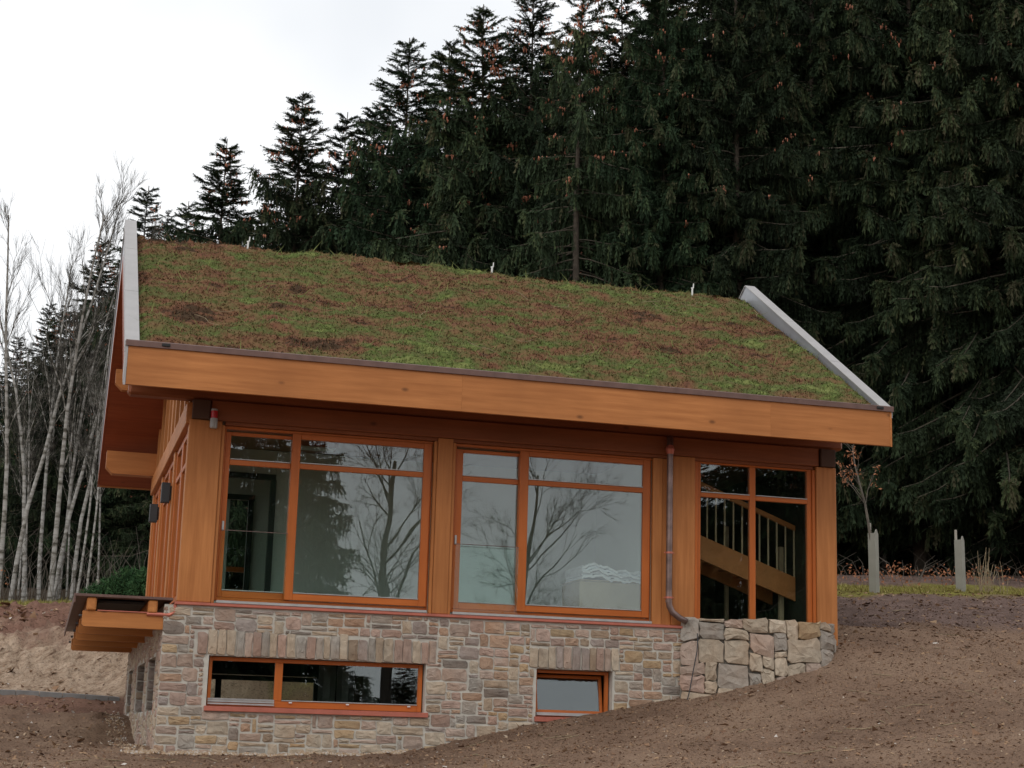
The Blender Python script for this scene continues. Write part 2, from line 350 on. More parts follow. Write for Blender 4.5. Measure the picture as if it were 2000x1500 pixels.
def _hash(i, j): 
    s = np.sin(i * 127.1 + j * 311.7) * 43758.5453; return s - np.floor(s)
def vnoise(x, y):
    i, j = np.floor(x), np.floor(y); u, v = x - i, y - j; u = u * u * (3 - 2 * u); v = v * v * (3 - 2 * v)
    return (_hash(i, j) * (1 - u) + _hash(i + 1, j) * u) * (1 - v) + (_hash(i, j + 1) * (1 - u) + _hash(i + 1, j + 1) * u) * v - .5
def fbm(x, y, o=5, s=1., r=.5):
    a = 0; k = 1
    for q in range(o): a = a + k * vnoise(x * s + 17 * q, y * s - 9 * q); s *= 2.03; k *= r
    return a
def sstep(a, b, x): t = np.clip((x - a) / (b - a), 0, 1); return t * t * (3 - 2 * t)
def gbase(x, y):
    x = np.asarray(x, float); y = np.asarray(y, float); sh = x.shape; x = x.ravel(); y = y.ravel(); out = np.empty(len(x))
    xx = np.clip(x, -100, 120); yy = np.clip(y, -80, 140)
    for i in range(0, len(x), 20000):
        q = np.stack([xx[i:i + 20000], yy[i:i + 20000]], 1); d = np.sqrt(((q[:, None] - _g[None, :, :2]) ** 2).sum(2))
        out[i:i + 20000] = _phi(d) @ _w[:len(_g)] + _w[len(_g)] + q @ _w[len(_g) + 1:]
    return out.reshape(sh)
def kerb(x): return 10.35 + .115 * x
def ground(x, y, detail=True):
    x = np.asarray(x, float); y = np.asarray(y, float)
    z = gbase(x, y)
    bank = sstep(11, 12.5, y) * (1 - sstep(21, 23, y)) * (1 - sstep(1, 4, x))
    rough = .5 + 1.1 * bank + .35 * sstep(-4, 0, -x) * sstep(.8, 2, y) * (1 - sstep(9, 10, y))
    near = np.exp(-np.abs(y) / .8) * sstep(-1.5, -.2, x) * (1 - sstep(11, 12, x))
    z = z + fbm(x, y, 6, .8, .55) * (.22 - .13 * bank) * rough * (1 - .7 * near)
    calm = sstep(17.5, 20, y) * (1 - sstep(24, 30, y)); z = z - calm * fbm(x, y, 6, .8, .55) * .12 * rough
    strata = fbm(x * .5 + y * .3, (y * 2.4 - x * 1.3), 5, 1.1, .68)
    z = z + bank * strata * .36
    if detail: z = z + fbm(x, y, 4, 5.5, .65) * .07 * np.clip(rough, .6, 1.5)
    return z
def zval(x, y): return float(ground(np.array([x]), np.array([y]))[0])
def axis_(segs):
    o = []
    for a, b, s in segs: o += list(np.arange(a, b - 1e-6, s))
    return np.array(o + [segs[-1][1]])
gx = axis_([(-400, -100, 50), (-100, -30, 5), (-30, -12, .9), (-12, -6, .3), (-6, 19, .085), (19, 24, .25), (24, 50, 1), (50, 120, 5), (120, 400, 40)])
gy = axis_([(-300, -80, 30), (-80, -20, 4), (-20, -9, .6), (-9, 4.6, .085), (4.6, 26, .2), (26, 60, 1.2), (60, 140, 6), (140, 400, 40)])
X, Y = np.meshgrid(gx, gy); Z = ground(X, Y)
nx, ny = len(gx), len(gy)
I = (np.arange(ny - 1)[:, None] * nx + np.arange(nx - 1)[None]).ravel()
F = np.stack([I, I + 1, I + 1 + nx, I + nx], 1)
cx_ = X.ravel()[I] + .04; cy_ = Y.ravel()[I] + .04
keep = ~((cx_ > -.02) & (cx_ < 10.66) & (cy_ > .13) & (cy_ < 9.9))
gm = mesh('ground', np.stack([X, Y, Z], 2).reshape(-1, 3), F[keep], 'ground', smooth=True)
xf, yf = X.ravel(), Y.ravel()
n1 = fbm(xf, yf, 4, .9) * 1.2; n2 = fbm(xf + 50, yf, 4, 1.6)
bank = sstep(10.7, 11.3, yf + 0 * xf - .115 * xf) * (1 - sstep(15.5, 18.5, yf + n1 * 3.5)) * (1 - sstep(1, 3, xf))
grs = np.where(xf > 3, sstep(7.4, 8.6, yf + n2 * 2 - .02 * xf) * (1 - sstep(11.5, 13.5, yf + n1 * 2)), sstep(20.5, 21.5, yf + n2) * (1 - sstep(24, 26, yf + n2)))
lit = np.where(xf > 3, sstep(12, 14.5, yf + n1 * 2), sstep(24.5, 27, yf + n2))
dk = sstep(9.5, 10.8, xf) * sstep(1.8, 3.0, yf + n2 * .8) * (1 - grs)
rd = (1 - sstep(3, 6, xf)) * (sstep(15.5, 18, yf + n1 * 3.5) * (1 - sstep(20, 22, yf)) + .8 * sstep(8.3, 9.3, yf + n2) * (1 - sstep(10.7, 11.1, yf - .115 * xf)))
for nm, arr in (('zone', (bank, grs, lit)), ('zone2', (dk, rd, rd * 0))):
    a = gm.attributes.new(nm, 'FLOAT_COLOR', 'POINT')
    a.data.foreach_set('color', np.stack([*arr, np.ones_like(bank)], 1).astype(np.float32).ravel())
go = bpy.data.objects.new('ground', gm); COL.objects.link(go); tag(go, kind='structure')

# ------------------------------------------------------------------ house
house = empty('timber_house', (0, 0, -2.3), 'timber house with large windows and moss roof on a stone basement', 'house')
# --- stone basement: mortar core as boxes round the openings
def stone_piece(u0, u1, z0, z1, f, jit, depth, cham, inset, hump=.006, nseg=2):
    # f(u, z, d) -> point. Irregular outline with chamfered, slightly humped face; 8 outline points
    c = min(u1 - u0, z1 - z0) * random.uniform(.08, .22)
    um, zm = (u0 + u1) / 2, (z0 + z1) / 2
    pts = [(u0 + c, z0), (um + random.uniform(-.2, .2) * (u1 - u0), z0), (u1 - c * random.random(), z0), (u1, z0 + c * random.random()), (u1, zm), (u1, z1 - c), (u1 - c, z1), (um + random.uniform(-.2, .2) * (u1 - u0), z1), (u0 + c * random.random(), z1), (u0, z1 - c * random.random()), (u0, zm), (u0, z0 + c)]
    pts = [(u + random.uniform(-jit, jit), z + random.uniform(-jit, jit)) for u, z in pts]
    n = len(pts); V = []; F = []
    tilt = random.uniform(-.5, .5), random.uniform(-.5, .5)
    for ring, (d, k) in enumerate(((0, 0), (depth * .55, 0), (depth, inset))):
        for u, z in pts:
            if k:
                du, dz = um - u, zm - z; l = math.hypot(du, dz); u += du / l * k; z += dz / l * k; 
                dd = d + random.uniform(-.5, .5) * hump + ((u - um) / (u1 - u0) * tilt[0] + (z - zm) / (z1 - z0) * tilt[1]) * hump * 2
            else: dd = d
            V.append(f(u, z, dd))
    ir = len(V)
    for u, z in pts:
        V.append(f(um + (u - um) * .45 + random.uniform(-.1, .1) * (u1 - u0), zm + (z - zm) * .45, depth + random.uniform(.0, 1.4) * hump))
    for rr in range(3):
        a = rr * n
        for i in range(n):
            j = (i + 1) % n; F.append((a + i, a + j, a + n + j, a + n + i))
    F.append(tuple(ir + i for i in range(n)))
    return V, F
def pack(nu, nz, blocked, sizes):
    used = [[False] * nu for _ in range(nz)]; out = []
    order = [(r, c) for r in range(nz) for c in range(nu)]
    for r, c in order:
        if used[r][c] or blocked(c, r): continue
        w_, h_ = random.choices([s[:2] for s in sizes], [s[2] for s in sizes])[0]
        ok = 0
        while ok < w_ and c + ok < nu and not used[r][c + ok] and not blocked(c + ok, r): ok += 1
        w2 = ok
        if w2 < w_ and h_ > 1: h_ = max(1, h_ - 1)
        h2 = 1
        while h2 < h_ and r + h2 < nz and all(not used[r + h2][c + k] and not blocked(c + k, r + h2) for k in range(w2)): h2 += 1
        # absorb a lone gap on the right
        if c + w2 < nu and not used[r][c + w2] and (c + w2 + 1 >= nu or used[r][c + w2 + 1]) and w2 < 6 and all(not used[r + k][c + w2] and not blocked(c + w2, r + k) for k in range(h2)): w2 += 1
        for k in range(h2):
            for q in range(w2): used[r + k][c + q] = True
        out.append((c, r, w2, h2))
    return out
XL, XRs = -.19, 8.35
W4 = (.53, 3.87, -1.6, -.78); W5 = (5.66, 6.93, -1.6, -.78)
base = MB()
T = .13      # thickness in front of the recessed windows
for a, b, c, d in ((XL + .012, XRs, -.78, -.05), (XL + .012, W4[0], -1.6, -.78), (W4[1], W5[0], -1.6, -.78), (W5[1], XRs, -1.6, -.78), (XL + .012, XRs, -3.4, -1.6)):
    base.box(a, b, .0, .38, c, d, b=0.001)
base.box(8.35, 10.86, .012, .38, -3.0, .04, b=.001); base.box(10.5, 10.86, .38, 10.0, -3.0, .04, b=.001); base.box(-.17, 1.5, 9.82, 10.2, -3, -.05, b=.001); base.box(3.72, 10.5, 9.82, 10.2, -3, -.05, b=.001); base.box(1.5, 3.72, 9.82, 10.2, -3, -1.7, b=.001); base.box(1.5, 3.72, 9.82, 10.2, -.74, -.05, b=.001)
nic = [(1.2, 2.9), (3.9, 6.2), (7.6, 9.4)]
base.box(XL + .012, .2, .38, 9.82, -3.4, -1.62, b=.001); base.box(XL + .012, .2, .38, 9.82, -.78, -.05, b=.001)
ys = [.38] + [v for n_ in nic for v in n_] + [9.82]
for i in range(0, len(ys), 2): base.box(XL + .012, .2, ys[i], ys[i + 1], -1.62, -.78, b=.001)
sb = base.build('stone_basement', 'mortar', house)
MU, MZ = .083, .070
Z0 = -2.45
def inr(c, r):
    u = XL + (c + .5) * MU; z = Z0 + (r + .5) * MZ
    if z > -.06: return True
    for a, b, c_, d in (W4, W5):
        if a - .035 < u < b + .035 and c_ - .0 < z < d: return True
    if .33 < u < 4.03 and -.79 < z < -.40: return True
    if 5.52 < u < 7.04 and -.79 < z < -.41: return True
    return False
nu = int((8.24 - XL) / MU); nz_ = int((-.055 - Z0) / MZ)
sizes = [(1, 1, 1), (2, 1, 2.5), (3, 1, 2.5), (4, 1, 2), (5, 1, .8), (1, 2, 1), (2, 2, 4.5), (3, 2, 6), (4, 2, 5), (5, 2, 2), (2, 3, 2.5), (3, 3, 3), (4, 3, 2.5), (1, 3, .6)]
names_up = ['stone_pink', 'stone_rose', 'stone_grey', 'stone_mauve', 'stone_sand', 'stone_dark', 'stone_rust', 'stone_brown', 'stone_ochre']
def pick(z, x):
    if z < -1.5: wts = [3, 2, 1, .6, 5, .2, .7, 1.6, 3]
    else: wts = [3.4, 3, 2.6, 2.2, 2.2, .8, 1.2, 1.6, .6] if x < 3.9 else [3, 3, 1.8, 2, 2.6, .7, 1.6, 2, 1.6]
    return random.choices(names_up, wts)[0]
front = lambda u, z, d: (u, -d, z)
stones = []
for c, r, w2, h2 in pack(nu, nz_, inr, sizes):
    u0 = XL + c * MU; z0 = Z0 + r * MZ; u1 = u0 + w2 * MU; z1 = z0 + h2 * MZ
    if z1 < -2.42: continue
    # soil covers the lower right; skip stones wholly below it
    if z1 < zval((u0 + u1) / 2, -.05) - .12: continue
    j = .012
    wob = lambda u, z: (.012 * math.sin(u * 5.1 + z * 3), .012 * math.sin(u * 2.3 + 1.7 * math.sin(u * .9)))
    a, b_ = wob(u0, z0); stones.append((w2 * h2, u0 + j + a * .6, u1 - j + a * .6, z0 + j + b_, z1 - j + b_, .013))
def lint(xa, xb, ztop, zb=-.775):
    x = xa
    while x < xb - .05:
        wd = random.uniform(.105, .165); wd = min(wd, xb - x)
        if wd < .07: break
        zt = ztop + random.uniform(-.05, .03)
        stones.append((99, x + .007, x + wd - .007, zb + random.uniform(-.012, .01), zt, .02)); x += wd
lint(.34, 4.02, -.41); lint(5.53, 7.03, -.42)
stones.sort(key=lambda s: -s[0])
small = MB(); smats = names_up
cnt = 0
for k, (ar, u0, u1, z0, z1, dp) in enumerate(stones):
    V, F_ = stone_piece(u0, u1, z0, z1, front, .009, (dp - .004 if ar != 99 else dp) + random.uniform(0, .009), 0, .007, .010)
    zc = (z0 + z1) / 2; mt = pick(zc, u0)
    if ar == 99: mt = random.choices(['stone_pink', 'stone_rose', 'stone_grey', 'stone_mauve', 'stone_sand', 'stone_brown'], [2, 3, 3, 2, 3, .8])[0]
    if cnt < 300: part('stone', V, F_, mt, sb); cnt += 1
    else: small.add(V, F_, names_up.index(mt))
# side wall: rough stones seen along the wall, and jamb stones in the window niches
def rough_side():
    for y0 in np.arange(.05, 9.7, .33):
        zz = -2.4
        while zz < -.1:
            h = random.choice([.09, .13, .17, .21]); l = random.uniform(.2, .33)
            yc = y0 + random.uniform(0, .05); bad = any(a - .1 < yc + l / 2 < b + .15 for a, b in nic) and -1.66 < zz + h / 2 < -.76
            if not bad and zz + h < -.06:
                V, F_ = stone_piece(yc, yc + l, zz + .01, min(zz + h - .01, -.06), lambda u, z, d: (XL + .012 - d, u, z), .008, .012, 0, .015, .01)
                small.add([(v[0], v[1], v[2]) for v in V], [f[::-1] for f in F_], names_up.index(random.choice(['stone_sand', 'stone_sand', 'stone_pink', 'stone_rose'])))
            zz += h
rough_side()
for a, b in nic:
    zz = -1.6
    while zz < -.8:
        h = random.choice([.11, .15, .19, .22]); h = min(h, -.785 - zz)
        V, F_ = stone_piece(XL + .02, XL + .24, zz + .012, zz + h - .012, lambda u, z, d: (u, b - d, z), .006, .03, 0, .015, .012)
        small.add(V, F_, names_up.index(random.choice(['stone_dark', 'stone_brown', 'stone_mauve']))); zz += h
o = small.build('small_stone', names_up, house); tag(o, kind='stuff')
for a, b in nic:
    p = MB().box(.12, .17, a + .02, b - .02, -1.6, -1.53).box(.12, .17, a + .02, b - .02, -.86, -.79).box(.12, .17, a + .02, a + .09, -1.53, -.86).box(.12, .17, b - .09, b - .02, -1.53, -.86).build('window', 'frame_z', house)
    bx('pane', 'glass', p, .14, .15, a + .09, b - .09, -1.53, -.86)
# --- ledges between stone and timber
bx('sill_flashing', 'copper', house, -.04, 8.14, -.055, .34, -.05, -.003, b=.008)
tbar = MB().box(.58, 3.84, -.03, .06, .003, .045, b=.005).box(4.26, 7.58, -.03, .06, .003, .045, b=.005).build('threshold_rail', 'grey_metal', house)
# --- posts and beams of the front
P = [(-.0, .55), (3.88, 4.23), (7.60, 8.385), (10.47, 10.9)]
ph = MB().box(0, .50, 0, .26, .0, 2.795, b=.012).build('post', 'wood_z', house)
bx('trim', 'wood_z', ph, .503, .55, .03, .12, .0, 2.74)
ph = MB().box(3.93, 4.18, 0, .26, .0, 2.795, b=.01).build('post', 'wood_z', house)
bx('trim', 'wood_z', ph, 3.88, 3.927, .03, .12, .0, 2.74); bx('trim', 'wood_z', ph, 4.183, 4.23, .03, .12, .0, 2.74)
ph = MB().box(7.93, 8.33, 0, .26, .0, 2.795, b=.01).build('post', 'wood_z', house)
bx('trim', 'wood_z', ph, 7.60, 7.76, .03, .12, .0, 2.74); bx('trim', 'wood_z', ph, 7.763, 7.927, .05, .14, .0, 2.74); bx('trim', 'frame_z', ph, 8.333, 8.39, .03, .12, .0, 2.74)
ph = MB().box(10.53, 10.9, 0, .30, -.35, 2.795, b=.01).build('post', 'wood_z', house)
bx('trim', 'frame_z', ph, 10.47, 10.527, .03, .12, -.1, 2.74)
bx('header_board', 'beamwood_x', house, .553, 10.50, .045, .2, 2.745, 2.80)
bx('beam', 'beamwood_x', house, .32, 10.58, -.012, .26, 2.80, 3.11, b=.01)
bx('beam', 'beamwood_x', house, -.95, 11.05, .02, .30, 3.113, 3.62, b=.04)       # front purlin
for xa in (.03, 10.60): bx('tie_beam_end', 'end_grain', house, xa, xa + .27, -.05, .28, 2.80, 3.10, b=.008)

# --- windows of the front
def win_frame(parent, name, x0, x1, z0, z1, st, top, bot, y0, y1, bars=(), mulls=(), mat='frame'):
    a = MB()
    a.box(x0, x0 + st[0], y0, y1, z0, z1); a.box(x1 - st[1], x1, y0, y1, z0, z1)
    a.box(x0 + st[0], x1 - st[1], y0 + .002, y1, z1 - top, z1, m=1); a.box(x0 + st[0], x1 - st[1], y0 + .002, y1, z0, z0 + bot, m=1)
    for m0, m1 in mulls: a.box(m0, m1, y0 + .001, y1, z0 + bot, z1 - top)
    xs = [x0 + st[0]] + [v for m in mulls for v in m] + [x1 - st[1]]
    for b0, b1 in bars:
        for i in range(0, len(xs), 2): a.box(xs[i], xs[i + 1], y0 + .004, y1, b0, b1, m=1)
    fr = a.build(name, [mat + '_z', mat + '_x'], parent)
    return fr, xs
def panes(parent, xs, zs, y):
    for i in range(0, len(xs), 2):
        for k in range(0, len(zs), 2):
            bx('pane', 'glass', parent, xs[i] - .01, xs[i + 1] + .01, y, y + .024, zs[k] - .01, zs[k + 1] + .01, b=.001)
def drip(parent, xs, zs, y):
    a = MB()
    for i in range(0, len(xs), 2):
        for z in zs: a.box(xs[i] + .004, xs[i + 1] - .004, y - .006, y + .012, z + .002, z + .016, b=.002)
    a.build('glazing_strip', 'grey_metal', parent)
for (x0, xm0, xm1, x1) in ((.555, 1.612, 1.745, 3.875), (4.235, 5.322, 5.468, 7.595)):
    win = MB().box(x0, x1, .10, .24, 2.70, 2.742).box(x0, x0 + .03, .12, .24, .05, 2.70).box(x1 - .03, x1, .12, .24, .05, 2.70).box(x0 + .03, x1 - .03, .12, .24, .047, .10).build('sliding_window', 'frame_x', house)
    fr, xs = win_frame(win, 'sliding_sash', x0 + .032, xm0 + .09, .105, 2.665, (.078 if x0 < 1 else .12, .09), .055, .105, .155, .205, [(2.150, 2.234)])
    panes(win, xs, [.21, 2.15, 2.234, 2.61], .175); drip(win, xs, [.21, 2.234], .15)
    fr, xs = win_frame(win, 'fixed_sash', xm0, x1 - .032, .105, 2.698, (xm1 - xm0, .125), .082, .105, .075, .145, [(2.150, 2.234)])
    panes(win, xs, [.21, 2.15, 2.234, 2.616], .105); drip(win, xs, [.21, 2.234], .07)
    bx('handle', 'grey_metal', win, x0 + .05, x0 + .085, .135, .16, 1.12, 1.27)
    ba = MB().box(x0 + .045, xm0 + .0, .03, .045, .06, 1.113, b=.001).build('balustrade', 'clear_glass', house)
    bx('rail', 'pipe_copper', ba, x0 + .04, xm0 + .0, .024, .051, 1.114, 1.124, b=.002)
win, xs = win_frame(house, 'stair_window', 8.392, 10.468, -.03, 2.743, (.06, .08), .03, .06, .06, .14, [(2.152, 2.226)], [(9.335, 9.44)])
panes(win, xs, [.03, 2.152, 2.226, 2.713], .09); drip(win, xs, [2.226], .055)
# --- basement windows
win, xs = win_frame(house, 'window', .55, 3.85, -1.52, -.79, (.05, .07), .06, .10, .13, .19, (), [(1.55, 1.67)])
panes(win, xs, [-1.42, -.85], .15); drip(win, xs, [-1.42], .125)
a = MB()
for z in (-1.50, -1.462, -1.432): a.box(.56, 1.56, .09 + (z + 1.5) * .5, .128, z, z + .026, b=.004)
a.build('slide_rail', 'grey_metal', win)
for x in (1.78, 2.66, 3.62): bx('catch', 'white_paint', win, x, x + .05, .10, .128, -1.45, -1.43)
bx('sill', 'copper', win, .50, 3.92, -.06, .128, -1.60, -1.525, b=.006)
win, xs = win_frame(house, 'window', 5.68, 6.91, -1.52, -.79, (.035, .06), .05, .05, .14, .20)
bx('sill', 'copper', win, 5.64, 6.96, -.06, .138, -1.605, -1.525, b=.006)
bx('slide_rail', 'grey_metal', win, 5.70, 6.86, .09, .138, -1.505, -1.455)
s_ = MB(); s_.box(5.72, 5.76, 0, .05, 0, .62).box(6.80, 6.85, 0, .05, 0, .62).box(5.76, 6.80, 0, .05, 0, .05).box(5.76, 6.80, 0, .05, .57, .62)
g_ = MB().box(5.75, 6.81, .02, .035, .04, .58, b=.001)
for mb in (s_, g_):
    for i, (x, y, z) in enumerate(mb.V): mb.V[i] = (x, .21 + y * math.cos(.2) + z * math.sin(.2), -1.46 + z * math.cos(.2) - y * math.sin(.2))
sa = s_.build('tilted_sash', 'frame_x', win); g_.build('pane', 'glass', win)

# --- left gable wall
gw_ = [(.0, .0)]
bx('sill_flashing', 'copper', house, -.045, .30, .345, 8.62, -.05, -.003)
zs_ = (.0, 2.72)
posts_y = [(2.75, 3.02), (5.75, 6.02), (8.33, 8.6)]
for a_, b_ in posts_y: bx('post', 'wood_z', house, -.005, .25, a_, b_, 0, 2.72, b=.01)
bx('tie_beam', 'wood_y', house, -.055, .25, .03, 8.6, 2.725, 3.06, b=.01)
pl = MB()
yv = [.265] + [v for p_ in posts_y for v in p_]
for i in range(0, 6, 2):
    y0, y1 = yv[i], yv[i + 1]; n = 2; wd = (y1 - y0) / n
    for k in range(n):
        a0 = y0 + k * wd + .003; a1 = a0 + wd - .006
        f_ = MB().box(.03, .11, a0, a0 + .12, 0, 2.72).box(.03, .11, a1 - .12, a1, 0, 2.72).box(.033, .11, a0 + .12, a1 - .12, 0, .14).box(.033, .11, a0 + .12, a1 - .12, 2.62, 2.72).box(.036, .10, a0 + .12, a1 - .12, 2.15, 2.23).build('window', 'frame_z', house)
        bx('pane', 'glass', f_, .06, .084, a0 + .11, a1 - .11, .13, 2.16, b=.001); bx('pane', 'glass', f_, .06, .084, a0 + .11, a1 - .11, 2.22, 2.63, b=.001)
def soff(y): return 2.98 + .585 * (y + 1.27) if y < 4.3 else 2.98 + .585 * (9.87 - y)
# gable infill: posts and panes between tie beam and roof
gy_ = [.35, 1.35, 2.4, 3.45, 4.3, 5.15, 6.2, 7.25, 8.2]
for k, y in enumerate(gy_):
    w_ = .10 if y != 4.3 else .16
    MB().prism([(y - w_, 3.063), (y + w_, 3.063), (y + w_, soff(y + w_) - .004), (y - w_, soff(y - w_) - .004)], 0, .0, .16).build('gable_post', 'wood_z', house)
for k in range(len(gy_) - 1):
    y0, y1 = gy_[k] + .105, gy_[k + 1] - .105
    if k in (3,): y1 -= .06
    if k in (4,): y0 += .06
    f_ = MB().prism([(y0, 3.063), (y1, 3.063), (y1, 3.14), (y0, 3.14)], 0, .04, .12).prism([(y0, soff(y0) - .10), (y1, soff(y1) - .10), (y1, soff(y1) - .006), (y0, soff(y0) - .006)], 0, .04, .12).build('window', 'frame_y', house)
    MB().prism([(y0, 3.13), (y1, 3.13), (y1, soff(y1) - .09), (y0, soff(y0) - .09)], 0, .07, .085).build('pane', 'glass', f_)
# --- purlins carrying the roof overhang
def purlin(y0, y1, z0, z1, x0=-.98, x1=11.1):
    a = MB()
    for s0, s1, d in ((x0, x0 + .16, -1), (x1 - .16, x1, 1)): pass
    poly = [(x0, z1), (x1, z1), (x1, z0 + .13), (x1 - .13, z0), (x0 + .13, z0), (x0, z0 + .13)]
    return a.prism(poly, 1, y0, y1).build('purlin', 'wood_x', house)
purlin(8.3, 8.62, 3.08, 3.535, x1=11.05); purlin(4.16, 4.44, 5.70, 6.12)
purlin(2.0, 2.2, 4.42, 4.82); purlin(6.4, 6.6, 4.42, 4.82)
# --- roof
roof = empty('roof', (5, 4.3, 6), None, None); roof.parent = house; roof.location = Vector((5, 4.3, 6)) - house.location
XA, XB = -1.08, 11.28
sl_ = .585
def top(y): return 3.56 + sl_ * (y + 1.27) if y < 4.3 else 3.56 + sl_ * (9.87 - y)
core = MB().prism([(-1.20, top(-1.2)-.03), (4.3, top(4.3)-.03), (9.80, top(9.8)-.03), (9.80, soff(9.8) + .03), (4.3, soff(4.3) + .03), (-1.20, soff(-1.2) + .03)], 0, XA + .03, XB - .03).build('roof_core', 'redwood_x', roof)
so_ = []
nb = 15
for side in (0, 1):                       # soffit boards, run along the house
    for i in range(nb):
        ya = -1.19 + i * (4.3 + 1.19) / nb; yb = ya + (4.3 + 1.19) / nb - .006
        if side: ya, yb = 8.6 - ya, 8.6 - yb
        y0, y1 = min(ya, yb), max(ya, yb)
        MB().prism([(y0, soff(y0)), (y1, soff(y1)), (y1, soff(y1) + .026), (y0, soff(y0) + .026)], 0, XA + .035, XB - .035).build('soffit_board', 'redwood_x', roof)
for xa, xb in ((XA + .035, 3.98), (3.981, 9.12), (9.121, XB - .01)):
    MB().box(xa, xb, -1.27, -1.203, 3.0, 3.575, b=.001).build('fascia_board', 'wood_x', roof)
bx('fascia_board', 'wood_x', roof, XA + .035, XB - .01, 9.803, 9.87, 3.0, 3.575)
a = MB().prism([(-1.30, 3.572), (-1.30, 3.655), (-1.275, 3.668), (-1.12, 3.66), (-1.12, 3.60), (-1.275, 3.60)], 0, XA - .005, XB + .03)
a.build('eave_flashing', 'brown_copper', roof)
for x in (-.57, 11.0): bx('gutter_outlet', 'rubber_black', roof, x, x + .12, -1.32, -1.296, 3.60, 3.645)
# verge: upstand boxes clad in metal with a cap, both slopes, both gables
def verge(xo, xi, sgn):
    up = .345
    for s0 in (0, 1):
        m_ = (lambda y: y) if not s0 else (lambda y: 8.6 - y)
        ys_ = (-1.27, 4.3)
        T_ = lambda y: top(y if y <= 4.3 else 8.6 - y)
        def quad(xa, xb, y0, y1, d0, d1, mat, name, e0=0, e1=0):
            wd = lambda y, d: d - (up - .085) * (4.3 - y) / 5.57 if d > up - .2 else d
            poly = [(m_(y0), T_(y0) + wd(y0, d0)), (m_(y1), T_(y1) + wd(y1, d0)), (m_(y1), T_(y1) + wd(y1, d1)), (m_(y0), T_(y0) + wd(y0, d1))]
            return MB().prism(poly, 0, xa, xb).build(name, mat, roof)
        quad(min(xo, xi), max(xo, xi), -1.262, 4.3, -.30, up - .02, 'verge_metal', 'verge_upstand')
        quad(min(xo, xo - sgn * .03), max(xo, xo - sgn * .03), -1.25, 4.3, -.575, -.303, 'redwood_y', 'barge_board')
        # fascia cover at the eave end
        nseg = 4 if xo < 0 else 3
        cuts = [-1.275 + (4.3 + 1.275) * k / nseg for k in range(nseg + 1)]
        if xo < 0: cuts = [-1.275, .75, 2.75, 4.3]
        for k in range(len(cuts) - 1):
            quad(min(xo, xi) - .018, max(xo, xi) + .018, cuts[k], cuts[k + 1] - .014, up - .018, up + .004, 'verge_cap_metal', 'verge_cap')
        quad(min(xo + sgn * .018, xo + sgn * .003), max(xo + sgn * .018, xo + sgn * .003), -1.275, 4.3, up - .17, up - .02, 'verge_cap_metal', 'verge_cap')
    y = -1.275
    MB().prism([(y, 2.99), (y, 3.565), (-.95, 3.72), (-.95, 3.17)], 0, min(xo + sgn * .004, xo - sgn * .03), max(xo + sgn * .004, xo - sgn * .03)).build('verge_cover', 'verge_cap_metal' if sgn < 0 else 'wood_y', roof)
verge(XA, XA + .17, -1); verge(XB, XB - .17, 1)
